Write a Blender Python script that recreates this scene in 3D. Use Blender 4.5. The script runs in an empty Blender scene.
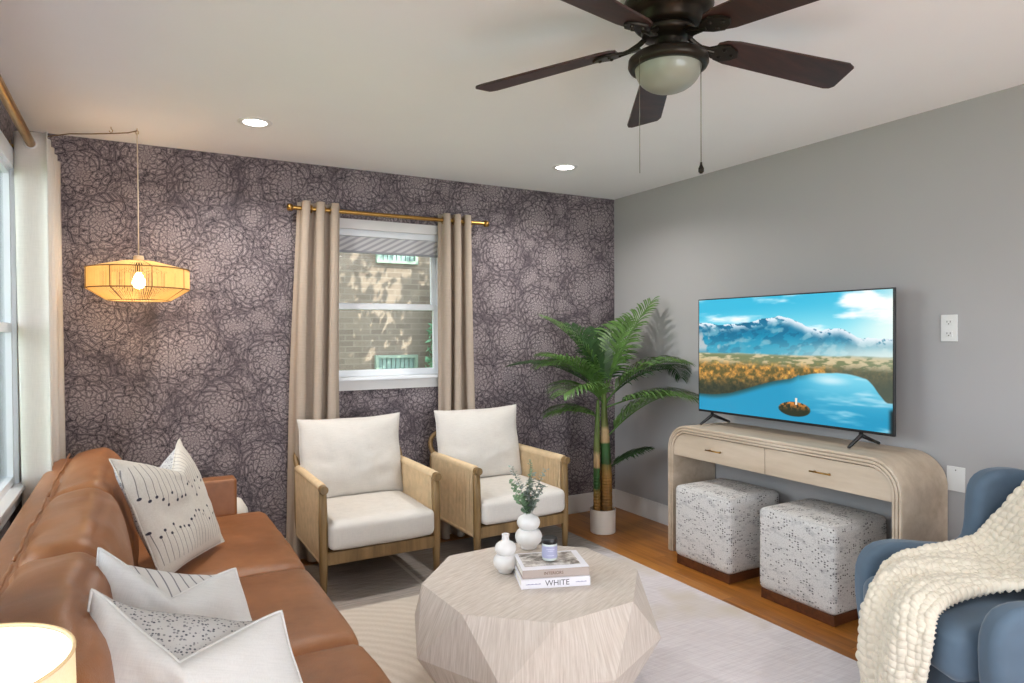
import bpy, bmesh, math, random
import numpy as np
from mathutils import Vector, Matrix, noise
PI=math.pi
random.seed(7)
scn=bpy.context.scene
COL=scn.collection
XR,YB,XL,HC=3.330,4.241,-0.464,2.44      # right wall, back wall, left wall, ceiling height
YF=-2.6

# ---------------------------------------------------------------- helpers
def lin(c):
    c=c/255.0
    return c/12.92 if c<=0.04045 else ((c+0.055)/1.055)**2.4
def rgb(r,g,b): return (lin(r),lin(g),lin(b),1.0)
class NT:
    """small wrapper for building node trees"""
    def __init__(s,name):
        s.m=bpy.data.materials.new(name); s.m.use_nodes=True
        s.t=s.m.node_tree; s.n=s.t.nodes; s.l=s.t.links
        s.b=s.n['Principled BSDF']
    def node(s,typ,**kw):
        n=s.n.new(typ)
        for k,v in kw.items():
            if k in n.inputs.keys() if hasattr(n.inputs,'keys') else False: s.set(n,k,v)
            else: setattr(n,k,v)
        return n
    def set(s,n,k,v):
        if isinstance(v,bpy.types.NodeSocket): s.l.new(v,n.inputs[k])
        else: n.inputs[k].default_value=v
    def math(s,op,a,b=None,c=None,clamp=False):
        n=s.n.new('ShaderNodeMath'); n.operation=op; n.use_clamp=clamp
        for i,v in enumerate((a,b,c)):
            if v is not None: s.set(n,i,v)
        return n.outputs[0]
    def vmath(s,op,a,b=None):
        n=s.n.new('ShaderNodeVectorMath'); n.operation=op
        s.set(n,0,a)
        if b is not None: s.set(n,1,b)
        return n.outputs[0] if op not in('LENGTH','DISTANCE','DOT_PRODUCT') else n.outputs['Value']
    def coord(s,kind='Object'):
        return s.n.new('ShaderNodeTexCoord').outputs[kind]
    def mapping(s,v,scale=(1,1,1),loc=(0,0,0),rot=(0,0,0)):
        n=s.n.new('ShaderNodeMapping'); s.l.new(v,n.inputs[0])
        n.inputs['Scale'].default_value=scale; n.inputs['Location'].default_value=loc; n.inputs['Rotation'].default_value=rot
        return n.outputs[0]
    def sep(s,v):
        n=s.n.new('ShaderNodeSeparateXYZ'); s.l.new(v,n.inputs[0]); return n.outputs
    def comb(s,x=0,y=0,z=0):
        n=s.n.new('ShaderNodeCombineXYZ')
        for i,v in enumerate((x,y,z)): s.set(n,i,v)
        return n.outputs[0]
    def noise(s,v,scale=5,detail=3,rough=.5,out='Fac'):
        n=s.n.new('ShaderNodeTexNoise'); s.l.new(v,n.inputs['Vector'])
        n.inputs['Scale'].default_value=scale; n.inputs['Detail'].default_value=detail; n.inputs['Roughness'].default_value=rough
        return n.outputs[out]
    def voro(s,v,scale=5,feature='F1',dim='3D',rand=1.0):
        n=s.n.new('ShaderNodeTexVoronoi'); n.voronoi_dimensions=dim; n.feature=feature
        s.l.new(v,n.inputs['Vector']); n.inputs['Scale'].default_value=scale; n.inputs['Randomness'].default_value=rand
        return n
    def ramp(s,f,stops,interp='LINEAR'):
        n=s.n.new('ShaderNodeValToRGB'); s.l.new(f,n.inputs[0]); r=n.color_ramp; r.interpolation=interp
        while len(r.elements)<len(stops): r.elements.new(.5)
        for e,(p,c) in zip(r.elements,stops): e.position=p; e.color=c
        return n.outputs[0]
    def mix(s,f,a,b,mode='MIX'):
        n=s.n.new('ShaderNodeMix'); n.data_type='RGBA'; n.blend_type=mode
        s.set(n,0,f); s.set(n,6,a); s.set(n,7,b); return n.outputs[2]
    def smooth(s,v,a,b):
        n=s.n.new('ShaderNodeMapRange'); n.interpolation_type='SMOOTHSTEP'
        s.set(n,0,v); n.inputs[1].default_value=a; n.inputs[2].default_value=b; return n.outputs[0]
    def color(s,c): s.set(s.b,'Base Color',c)
    def bump(s,h,strength=.3,dist=.01):
        n=s.n.new('ShaderNodeBump'); n.inputs['Strength'].default_value=strength; n.inputs['Distance'].default_value=dist
        s.l.new(h,n.inputs['Height']); s.l.new(n.outputs[0],s.b.inputs['Normal'])

def basic(name,c,rough=.6,metal=0,var=.08,vs=6,bump=0,bs=60,bd=.002,sheen=0,spec=None,coat=0,trans=0):
    t=NT(name); v=t.coord()
    c2=tuple(min(1,x*(1-var)) for x in c[:3])+(1,); c3=tuple(min(1,x*(1+var)) for x in c[:3])+(1,)
    t.color(t.ramp(t.noise(v,vs,3),[(.3,c2),(.7,c3)]))
    t.b.inputs['Roughness'].default_value=rough; t.b.inputs['Metallic'].default_value=metal
    if spec is not None: t.b.inputs['Specular IOR Level'].default_value=spec
    if sheen: t.b.inputs['Sheen Weight'].default_value=sheen; t.b.inputs['Sheen Roughness'].default_value=.4
    if coat: t.b.inputs['Coat Weight'].default_value=coat
    if bump: t.bump(t.noise(v,bs,2),bump,bd)
    return t.m

def mesh_obj(name,bm,mat,parent=None,smooth=False,bevel=0,segs=2,subsurf=0,auto=None,solid=0):
    me=bpy.data.meshes.new(name); bmesh.ops.recalc_face_normals(bm,faces=bm.faces[:]) if not getattr(bm,'_x',0) else None
    bm.to_mesh(me); bm.free()
    o=bpy.data.objects.new(name,me); COL.objects.link(o)
    if mat is not None:
        for m in (mat if isinstance(mat,(list,tuple)) else [mat]): me.materials.append(m)
    if smooth: me.polygons.foreach_set('use_smooth',[True]*len(me.polygons))
    if solid:
        md=o.modifiers.new('Solid','SOLIDIFY'); md.thickness=solid; md.offset=0
    if bevel:
        md=o.modifiers.new('Bevel','BEVEL'); md.width=bevel; md.segments=segs; md.limit_method='ANGLE'; md.angle_limit=math.radians(35)
        me.polygons.foreach_set('use_smooth',[True]*len(me.polygons)); md.harden_normals=True
    if subsurf:
        md=o.modifiers.new('Sub','SUBSURF'); md.levels=subsurf; md.render_levels=subsurf
    if parent is not None: o.parent=parent
    return o
def tag(o,label=None,cat=None,group=None,kind=None):
    if label: o['label']=label
    if cat: o['category']=cat
    if group: o['group']=group
    if kind: o['kind']=kind
    return o
def thing(name,label,cat,loc=(0,0,0),rz=0,group=None,mat=None):
    o=bpy.data.objects.new(name,None); COL.objects.link(o); o.empty_display_size=.1
    if mat is not None: o.matrix_world=mat
    else: o.location=loc; o.rotation_euler=(0,0,rz)
    return tag(o,label,cat,group)
def copy_thing(root,label,loc=None,rz=None):
    def rec(o,par):
        c=o.copy(); COL.objects.link(c)
        if par is not None: c.parent=par; c.matrix_parent_inverse=o.matrix_parent_inverse
        for ch in [x for x in src if x.parent is o]: rec(ch,c)
        return c
    src=list(COL.objects); r=rec(root,None)
    if loc is not None: r.location=loc
    if rz is not None: r.rotation_euler=(0,0,rz)
    r['label']=label
    return r
def B(): return bmesh.new()
def box(bm,x0,x1,y0,y1,z0,z1,M=None):
    vs=[bm.verts.new(p) for p in ((x0,y0,z0),(x1,y0,z0),(x1,y1,z0),(x0,y1,z0),(x0,y0,z1),(x1,y0,z1),(x1,y1,z1),(x0,y1,z1))]
    for f in ((0,3,2,1),(4,5,6,7),(0,1,5,4),(1,2,6,5),(2,3,7,6),(3,0,4,7)): bm.faces.new([vs[i] for i in f])
    if M is not None:
        for v in vs: v.co=M@v.co
    return vs
def tube(bm,pts,rad,n=12,caps=True,closed=False):
    pts=[Vector(p) for p in pts]; N=len(pts)
    if not isinstance(rad,(list,tuple)): rad=[rad]*N
    rings=[]; up=None
    for i,p in enumerate(pts):
        if closed: d=(pts[(i+1)%N]-pts[i-1])
        else: d=(pts[min(i+1,N-1)]-pts[max(i-1,0)])
        d.normalize()
        if up is None:
            a=Vector((0,0,1)) if abs(d.z)<.9 else Vector((1,0,0)); up=(a-d*a.dot(d)).normalized()
        else: up=(up-d*up.dot(d)).normalized()
        s=d.cross(up)
        rings.append([bm.verts.new(p+(up*math.cos(2*PI*k/n)+s*math.sin(2*PI*k/n))*rad[i]) for k in range(n)])
    for i in range(N if closed else N-1):
        a,b=rings[i],rings[(i+1)%N]
        for k in range(n): bm.faces.new((a[k],a[(k+1)%n],b[(k+1)%n],b[k]))
    if caps and not closed:
        bm.faces.new(rings[0][::-1]); bm.faces.new(rings[-1])
def lathe(bm,prof,n=32,c=(0,0,0)):
    rings=[]
    for r,z in prof:
        if r<1e-5: rings.append([bm.verts.new((c[0],c[1],c[2]+z))])
        else: rings.append([bm.verts.new((c[0]+r*math.cos(2*PI*k/n),c[1]+r*math.sin(2*PI*k/n),c[2]+z)) for k in range(n)])
    for a,b in zip(rings,rings[1:]):
        for k in range(n):
            k2=(k+1)%n
            if len(a)==1 and len(b)==1: break
            if len(a)==1: bm.faces.new((a[0],b[k],b[k2]))
            elif len(b)==1: bm.faces.new((a[k],a[k2],b[0]))
            else: bm.faces.new((a[k],a[k2],b[k2],b[k]))
def prism(bm,outline,d0,d1,f):
    """outline list of 2-d points; f(a,b,d)->xyz"""
    n=len(outline)
    A=[bm.verts.new(f(a,b,d0)) for a,b in outline]; Bv=[bm.verts.new(f(a,b,d1)) for a,b in outline]
    bm.faces.new(A[::-1]); bm.faces.new(Bv)
    for i in range(n): bm.faces.new((A[i],A[(i+1)%n],Bv[(i+1)%n],Bv[i]))
def grid(bm,nu,nv,f,closed_u=False):
    vs=[[bm.verts.new(f(i/(nu-0.0 if closed_u else nu-1),j/(nv-1))) for j in range(nv)] for i in range(nu)]
    for i in range(nu if closed_u else nu-1):
        for j in range(nv-1):
            a=vs[i];b=vs[(i+1)%nu]; bm.faces.new((a[j],b[j],b[j+1],a[j+1]))
    return vs
def cushion(bm,hx,hy,hz,r,bulge=(0,0,0),n=14,c=(0,0,0),M=None,wob=0,seed=0,exp=1.0):
    """soft rounded box with half sizes hx,hy,hz"""
    seen={}
    def vert(p):
        k=tuple(round(x,5) for x in p)
        if k in seen: return seen[k]
        h=(hx,hy,hz); q=[];
        for a in range(3):
            x=math.sin(p[a]*PI/2)*.35+p[a]*.65
            q.append(x*h[a])
        inner=[max(-(h[a]-r),min(h[a]-r,q[a])) for a in range(3)]
        d=Vector([q[a]-inner[a] for a in range(3)])
        if d.length>1e-9: d=d.normalized()*r
        pos=Vector(inner)+d
        for a in range(3):
            o=[b for b in range(3) if b!=a]
            w=(1-abs(p[o[0]])**2.2)*(1-abs(p[o[1]])**2.2)
            pos[a]+=bulge[a]*w*p[a]
        if wob: 
            nn=noise.noise_vector(Vector(pos)*7+Vector((seed,seed*2,0)))
            pos+=nn*wob
        pos+=Vector(c)
        if M is not None: pos=M@pos
        v=bm.verts.new(pos); seen[k]=v; return v
    for ax in range(3):
        for sg in (-1,1):
            o=[b for b in range(3) if b!=ax]
            for i in range(n):
                for j in range(n):
                    f=[]
                    for di,dj in ((0,0),(1,0),(1,1),(0,1)):
                        p=[0,0,0]; p[ax]=sg; p[o[0]]=-1+2*(i+di)/n; p[o[1]]=-1+2*(j+dj)/n
                        f.append(vert(p))
                    bm.faces.new(f)
def join_text(name,body,size,M,mat,parent,extrude=.0003,align='CENTER',sx=1):
    cu=bpy.data.curves.new(name,'FONT'); cu.body=body; cu.size=size; cu.extrude=extrude; cu.align_x=align; cu.align_y='CENTER'
    tmp=bpy.data.objects.new(name+'_tmp',cu); COL.objects.link(tmp)
    dg=bpy.context.evaluated_depsgraph_get(); me=bpy.data.meshes.new_from_object(tmp.evaluated_get(dg))
    bpy.data.objects.remove(tmp); me.materials.clear(); me.materials.append(mat)
    me.transform(M@Matrix.Diagonal((sx,1,1,1)))
    o=bpy.data.objects.new(name,me); COL.objects.link(o); o.parent=parent; return o

# ---------------------------------------------------------------- materials
def mat_wallpaper():
    t=NT('floral_wallpaper'); P=t.coord(); x,y,z=t.sep(P)
    hor=t.math('ADD',x,y); P2=t.comb(hor,z,0)
    wob=t.noise(P2,9,2,.5,'Color'); wob=t.vmath('SUBTRACT',wob,(.5,.5,.5))
    Pw=t.vmath('ADD',P2,t.vmath('MULTIPLY',wob,(.035,.035,0)))
    def flowers(scale,off,rand,ringm,petals):
        v=t.voro(t.vmath('ADD',Pw,off),scale,'F1','2D',rand)
        q=t.vmath('SUBTRACT',t.vmath('ADD',Pw,off),v.outputs['Position'])
        qx,qy,_=t.sep(q); r=t.math('MULTIPLY',t.vmath('LENGTH',q),scale)
        ang=t.math('ARCTAN2',qy,qx); cr=t.sep(v.outputs['Color'])[0]
        wig=t.math('MULTIPLY',t.math('SUBTRACT',t.noise(P2,26,3,.6),.5),1.5)
        rr=t.math('ADD',t.math('MULTIPLY',t.math('POWER',r,.75),ringm),t.math('MULTIPLY',wig,.7))
        an=t.math('ADD',t.math('ADD',t.math('MULTIPLY',ang,petals/(2*PI)),t.math('MULTIPLY',cr,7)),wig)
        pv=t.comb(an,rr,t.math('MULTIPLY',cr,9))
        pet=t.voro(pv,1.0,'F1','2D',.9).outputs['Distance']; edge=t.voro(pv,1.0,'DISTANCE_TO_EDGE','2D',.9).outputs['Distance']
        line=t.smooth(edge,.01,.12)
        arc=t.math('ADD',t.math('MULTIPLY',t.math('SINE',t.math('MULTIPLY',edge,26)),.5),.5)
        f=t.math('MULTIPLY',line,t.math('ADD',t.math('MULTIPLY',arc,.50),.42))
        cen=t.math('SUBTRACT',1.30,t.math('MULTIPLY',r,.95))
        return t.math('MULTIPLY',f,cen),v.outputs['Distance']
    s1,d1=flowers(3.1,(1.3,.4,0),.75,10.5,15)
    s2,d2=flowers(6.4,(.7,2.1,0),.9,6.5,11)
    m1=t.smooth(d1,.60,.50)
    s=t.math('ADD',t.math('MULTIPLY',s1,m1),t.math('MULTIPLY',s2,t.math('SUBTRACT',1,m1)))
    s=t.math('MULTIPLY',s,t.math('ADD',.55,t.math('MULTIPLY',t.noise(P2,110,2),.85)))
    s=t.math('ADD',s,t.math('MULTIPLY',t.math('SUBTRACT',t.noise(P2,190,1),.5),.45))
    col=t.ramp(s,[(.04,rgb(60,53,58)),(.24,rgb(76,68,73)),(.46,rgb(104,94,98)),(.66,rgb(136,125,127)),(.9,rgb(172,160,160))])
    # panel seams of the paper rolls
    seam=t.math('ABSOLUTE',t.math('SUBTRACT',t.math('FRACT',t.math('DIVIDE',t.math('ADD',hor,.35),.68)),.5))
    col=t.mix(t.smooth(seam,.4992,.4975),rgb(74,66,72),col)
    t.color(col); t.b.inputs['Roughness'].default_value=.62; t.b.inputs['Specular IOR Level'].default_value=.3
    return t.m
def mat_floor():
    t=NT('oak_floor'); P=t.coord(); x,y,z=t.sep(P)
    w=.082; bi=t.math('FLOOR',t.math('DIVIDE',x,w))
    wn=t.n.new('ShaderNodeTexWhiteNoise'); wn.noise_dimensions='1D'; t.l.new(bi,wn.inputs['W'])
    yo=t.math('ADD',y,t.math('MULTIPLY',wn.outputs[0],3)); bj=t.math('FLOOR',t.math('DIVIDE',yo,1.1))
    wn2=t.n.new('ShaderNodeTexWhiteNoise'); wn2.noise_dimensions='2D'; t.l.new(t.comb(bi,bj,0),wn2.inputs['Vector'])
    g=t.noise(t.comb(t.math('MULTIPLY',x,30),t.math('ADD',t.math('MULTIPLY',yo,2.2),t.math('MULTIPLY',wn2.outputs[0],40)),0),1.0,5,.6)
    f=t.math('ADD',t.math('MULTIPLY',g,.75),t.math('MULTIPLY',wn2.outputs[0],.3))
    c=t.ramp(f,[(.25,rgb(124,74,26)),(.5,rgb(168,106,42)),(.8,rgb(194,132,60))])
    sx=t.math('ABSOLUTE',t.math('SUBTRACT',t.math('FRACT',t.math('DIVIDE',x,w)),.5))
    sy=t.math('ABSOLUTE',t.math('SUBTRACT',t.math('FRACT',t.math('DIVIDE',yo,1.1)),.5))
    seam=t.math('MAXIMUM',t.smooth(sx,.482,.497),t.smooth(sy,.4975,.4995))
    c=t.mix(t.math('MULTIPLY',seam,.55),c,rgb(84,46,18))
    t.color(c); t.b.inputs['Roughness'].default_value=.34; t.bump(t.math('SUBTRACT',g,seam),.12,.002)
    return t.m
def mat_wood(name,c1,c2,c3,axis=2,scale=14,rough=.55,stretch=.06,bump=.15,det=5):
    t=NT(name); P=t.coord(); s=[1,1,1]; s[axis]=stretch
    v=t.mapping(P,tuple(s)); w=t.noise(v,3,2,.5,'Color')
    v2=t.vmath('ADD',v,t.vmath('MULTIPLY',w,(.08,.08,.08)))
    g=t.noise(v2,scale,det,.62)
    t.color(t.ramp(g,[(.3,c1),(.5,c2),(.72,c3)])); t.b.inputs['Roughness'].default_value=rough
    t.bump(g,bump,.002); return t.m
def mat_table():
    t=NT('whitewashed_veneer'); P=t.coord(); x,y,z=t.sep(P)
    geo=t.n.new('ShaderNodeNewGeometry'); nz=t.sep(geo.outputs['Normal'])[2]
    # veneer: vertical grain on the facets, straight grain across the top
    ang=t.math('ARCTAN2',y,x)
    side=t.comb(t.math('MULTIPLY',ang,70),t.math('MULTIPLY',z,9.0),0)
    top=t.comb(t.math('MULTIPLY',t.math('ADD',t.math('MULTIPLY',x,.9),t.math('MULTIPLY',y,.42)),11),t.math('MULTIPLY',t.math('SUBTRACT',t.math('MULTIPLY',y,.9),t.math('MULTIPLY',x,.42)),120),0)
    m=t.smooth(nz,.75,.85)
    gs=t.noise(side,1.0,5,.62); gt=t.noise(top,1.0,5,.62)
    g=t.math('ADD',t.math('MULTIPLY',gt,m),t.math('MULTIPLY',gs,t.math('SUBTRACT',1,m)))
    t.color(t.ramp(g,[(.25,rgb(176,162,150)),(.5,rgb(200,188,177)),(.75,rgb(216,207,199))])); t.b.inputs['Roughness'].default_value=.5
    t.bump(g,.15,.002); return t.m
def mat_rug():
    t=NT('patterned_rug'); P=t.coord(); x,y,z=t.sep(P)
    fib=t.noise(t.comb(t.math('MULTIPLY',x,40),t.math('MULTIPLY',y,40),0),3,3)
    # arcs
    dx=t.math('SUBTRACT',x,.40); dy=t.math('SUBTRACT',y,2.35); r=t.math('SQRT',t.math('ADD',t.math('MULTIPLY',dx,dx),t.math('MULTIPLY',dy,dy)))
    r=t.math('ADD',r,t.math('MULTIPLY',t.noise(P,9,2),.03))
    arcs=t.math('SINE',t.math('MULTIPLY',r,2*PI/.052))
    brush=t.noise(t.comb(t.math('MULTIPLY',x,6),t.math('MULTIPLY',y,90),0),1,4,.6)
    brush2=t.noise(t.comb(t.math('MULTIPLY',t.math('ADD',x,t.math('MULTIPLY',y,.4)),60),t.math('MULTIPLY',y,5),0),1,4,.6)
    blotch=t.noise(P,2.2,2)
    left=t.smooth(x,1.55,1.35)
    cream=t.ramp(t.math('ADD',t.math('MULTIPLY',arcs,.2),t.math('MULTIPLY',fib,1.0)),[(.0,rgb(202,191,178)),(1,rgb(226,217,207))])
    silver=t.ramp(t.math('ADD',t.math('MULTIPLY',brush,.6),t.math('MULTIPLY',brush2,.4)),[(.3,rgb(202,194,197)),(.5,rgb(217,210,213)),(.7,rgb(230,225,226))])
    front=t.mix(left,silver,cream)
    front=t.mix(t.smooth(blotch,.55,.75),front,rgb(206,196,184))
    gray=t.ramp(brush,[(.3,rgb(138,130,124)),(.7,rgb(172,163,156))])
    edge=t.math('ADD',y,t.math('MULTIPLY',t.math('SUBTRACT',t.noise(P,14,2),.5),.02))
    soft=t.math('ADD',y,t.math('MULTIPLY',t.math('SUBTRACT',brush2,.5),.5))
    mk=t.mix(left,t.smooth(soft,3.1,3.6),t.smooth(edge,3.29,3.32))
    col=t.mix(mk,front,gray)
    line=t.smooth(t.math('ABSOLUTE',t.math('SUBTRACT',x,1.368)),.014,.008)
    col=t.mix(t.math('MULTIPLY',line,t.math('MULTIPLY',t.smooth(edge,3.29,3.32),.6)),col,rgb(205,196,188))
    t.color(col); t.b.inputs['Roughness'].default_value=.95; t.b.inputs['Specular IOR Level'].default_value=.1
    t.bump(t.math('ADD',fib,t.math('MULTIPLY',t.math('MULTIPLY',arcs,left),.5)),.35,.006)
    return t.m
def mat_leather():
    t=NT('caramel_leather'); P=t.coord()
    n=t.noise(P,3.0,3); f=t.noise(P,22,3,.6)
    t.color(t.ramp(t.math('ADD',t.math('MULTIPLY',n,.7),t.math('MULTIPLY',f,.3)),[(.3,rgb(122,76,42)),(.5,rgb(146,94,56)),(.72,rgb(164,110,70))]))
    t.b.inputs['Roughness'].default_value=.36
    v=t.voro(P,420,'F1').outputs['Distance']
    t.bump(t.math('ADD',t.math('MULTIPLY',v,.25),t.math('MULTIPLY',t.noise(P,11,4,.6),1.0)),.35,.006)
    return t.m
def mat_boucle():
    t=NT('printed_ottoman_fabric'); P=t.coord(); x,y,z=t.sep(P)
    nrm=t.n.new('ShaderNodeTexCoord').outputs['Normal']; nx,ny,nz=t.sep(nrm)
    u=t.math('SUBTRACT',x,y)
    topm=t.smooth(t.math('ABSOLUTE',nz),.6,.8)
    U=t.mix(topm,t.comb(u,z,0),t.comb(x,y,0))
    wv=t.noise(U,260,1)
    weave=t.voro(t.mapping(U,(1,1,1)),150,'F1','2D',.6).outputs['Distance']
    m=t.mapping(U,(62,88,1)); cell=t.voro(m,1.0,'F1','2D',.45)
    dots=t.smooth(cell.outputs['Distance'],.40,.22)
    clus=t.noise(t.mapping(U,(10,13,1),(3,1,0)),1,3,.7); cr=t.sep(cell.outputs['Color'])[0]
    clus=t.math('ADD',t.math('MULTIPLY',clus,.8),t.math('MULTIPLY',cr,.25))
    mask=t.smooth(clus,.56,.64)
    bl=t.smooth(t.noise(t.mapping(U,(11,26,1),(7,3,0)),1,4,.65),.50,.72)
    c=t.mix(t.math('MULTIPLY',bl,.55),rgb(218,216,214),rgb(138,138,144))
    c=t.mix(t.math('MULTIPLY',t.math('MULTIPLY',dots,mask),.9),c,rgb(62,60,62))
    c=t.mix(t.math('MULTIPLY',t.smooth(weave,.35,.6),.22),c,rgb(120,116,112))
    t.color(c); t.b.inputs['Roughness'].default_value=.95; t.b.inputs['Specular IOR Level'].default_value=.1
    t.bump(t.math('SUBTRACT',wv,weave),.6,.004); return t.m
def mat_linen(name,c,var=.06,scale=500,rough=.9,trans=0):
    t=NT(name); P=t.coord()
    a=t.noise(t.mapping(P,(1,1,.05)),scale,1); b=t.noise(t.mapping(P,(.05,.05,1)),scale,1)
    w=t.math('ADD',t.math('MULTIPLY',a,.5),t.math('MULTIPLY',b,.5))
    lo=tuple(x*(1-var*1.5) for x in c[:3])+(1,); hi=tuple(min(1,x*(1+var)) for x in c[:3])+(1,)
    t.color(t.ramp(w,[(.35,lo),(.6,hi)])); t.b.inputs['Roughness'].default_value=rough; t.b.inputs['Specular IOR Level'].default_value=.15
    t.bump(w,.15,.001)
    if trans:
        tr=t.n.new('ShaderNodeBsdfTranslucent'); tr.inputs[0].default_value=hi
        mx=t.n.new('ShaderNodeMixShader'); mx.inputs[0].default_value=trans
        t.l.new(t.b.outputs[0],mx.inputs[1]); t.l.new(tr.outputs[0],mx.inputs[2]); t.l.new(mx.outputs[0],t.n['Material Output'].inputs[0])
    return t.m
def emit(name,c,s,var=0):
    t=NT(name); t.color((0,0,0,1)); t.b.inputs['Emission Color'].default_value=c; t.b.inputs['Emission Strength'].default_value=s
    t.b.inputs['Roughness'].default_value=.4
    return t.m

M={}
M['wallpaper']=mat_wallpaper()
M['floor']=mat_floor()
M['ceiling']=basic('ceiling_paint',rgb(246,247,250),.9,var=.01,vs=2,bump=.05,bs=120)
M['graywall']=basic('grey_wall_paint',rgb(172,170,170),.8,var=.012,vs=2,bump=.06,bs=150)
M['white']=basic('white_trim_paint',rgb(222,220,218),.45,var=.02)
M['vinyl']=basic('white_vinyl',rgb(232,236,240),.35,var=.015)
M['brass']=basic('brushed_brass',rgb(170,132,72),.33,1,var=.1,vs=30)
M['bronze']=basic('dark_bronze',rgb(48,42,34),.38,.75,var=.15,vs=14)
M['blade']=mat_wood('walnut_blade',rgb(38,22,18),rgb(54,30,24),rgb(72,42,32),0,26,.36,.06,.08)
M['frost']=basic('frosted_glass_bowl',rgb(146,148,134),.35,var=.04,vs=8,coat=.3)
M['chain']=basic('chain_metal',rgb(120,112,100),.4,.9)
M['rope']=basic('natural_rope',rgb(216,190,152),.85,var=.10,vs=25)
M['ropewrap']=basic('rope_wrap',rgb(220,194,156),.85,var=.06,vs=25)
M['oak']=mat_wood('oak_chair_frame',rgb(104,82,48),rgb(128,101,62),rgb(150,120,78),2,30,.5,.08)
M['cream']=mat_linen('cream_upholstery',rgb(214,209,202),.04)
M['leather']=mat_leather()
M['darkwood']=mat_wood('dark_walnut',rgb(64,34,16),rgb(90,50,26),rgb(112,66,36),0,24,.45,.1)
M['console']=mat_wood('whitewashed_console',rgb(182,164,142),rgb(198,181,160),rgb(212,197,178),1,12,.55,.12,.12)
M['console_dark']=basic('console_groove',rgb(120,102,82),.7)
M['table']=mat_table()
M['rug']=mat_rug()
M['boucle']=mat_boucle()
M['velvet']=basic('blue_velvet',rgb(82,101,119),.8,var=.16,vs=5,sheen=.25,bump=.2,bs=300,bd=.001)
M['knit']=basic('cream_chenille',rgb(212,203,186),.95,var=.05,vs=60,bump=.5,bs=350,bd=.002,sheen=.3)
M['black']=basic('black_plastic',rgb(22,22,24),.35,var=.1)
M['ceramic']=basic('white_ceramic',rgb(228,226,224),.28,var=.02,coat=.3)
M['pot']=basic('matte_white_pot',rgb(214,206,196),.55,var=.02)
M['soil']=basic('dark_moss',rgb(50,40,26),.95,var=.4,vs=60,bump=1,bs=90,bd=.01)
M['taupe']=mat_linen('taupe_curtain',rgb(190,174,158),.05,380,trans=.2)
M['sheer']=mat_linen('white_curtain',rgb(226,220,212),.04,380,trans=.35)
M['outlet']=basic('outlet_plate',rgb(222,222,220),.4,var=.01)
M['slot']=basic('outlet_slot',rgb(60,58,56),.6)
M['bead']=basic('beechwood',rgb(206,182,150),.55,var=.06)
# leaves
def leafmat(name,c,trans=.25):
    t=NT(name); P=t.coord(); n=t.noise(P,14,2)
    lo=tuple(x*.62 for x in c[:3])+(1,); hi=tuple(min(1,x*1.35) for x in c[:3])+(1,)
    t.color(t.ramp(n,[(.3,lo),(.7,hi)])); t.b.inputs['Roughness'].default_value=.42
    tr=t.n.new('ShaderNodeBsdfTranslucent'); tr.inputs[0].default_value=hi
    mx=t.n.new('ShaderNodeMixShader'); mx.inputs[0].default_value=trans
    t.l.new(t.b.outputs[0],mx.inputs[1]); t.l.new(tr.outputs[0],mx.inputs[2]); t.l.new(mx.outputs[0],t.n['Material Output'].inputs[0])
    return t.m
M['palm']=leafmat('palm_leaf',rgb(86,120,58))
M['palmdark']=leafmat('palm_leaf_dark',rgb(54,84,46))
M['eucalyptus']=leafmat('eucalyptus_leaf',rgb(156,168,160),.15)
M['euc2']=leafmat('eucalyptus_leaf_green',rgb(128,156,124),.15)
M['stem']=basic('green_stem',rgb(96,110,70),.6)
def mat_trunk():
    t=NT('palm_trunk'); P=t.coord(); x,y,z=t.sep(P)
    zz=t.math('ADD',z,t.math('MULTIPLY',t.noise(t.mapping(P,(1,1,.2)),30,2),.035)); zz=t.math('ADD',t.math('SUBTRACT',zz,.10),t.math('MULTIPLY',t.math('LESS_THAN',x,-.012),.17))
    ring=t.math('SINE',t.math('MULTIPLY',z,2*PI/.021))
    fib=t.noise(t.mapping(P,(1,1,.12)),70,3)
    c=t.ramp(zz,[(.0,rgb(110,74,30)),(.30,rgb(150,108,48)),(.385,rgb(112,96,40)),(.395,rgb(34,74,30)),(.50,rgb(44,88,36)),(.535,rgb(44,88,36)),(.545,rgb(176,142,98)),(.63,rgb(186,156,112)),(.66,rgb(96,104,48)),(.9,rgb(84,110,44))])
    c=t.mix(t.math('MULTIPLY',t.smooth(fib,.45,.7),.45),c,rgb(58,40,20))
    t.color(c); t.b.inputs['Roughness'].default_value=.6
    t.bump(t.math('ADD',t.math('MULTIPLY',ring,t.smooth(z,.42,.36)),fib),.5,.006); return t.m
M['trunk']=mat_trunk()

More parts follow.
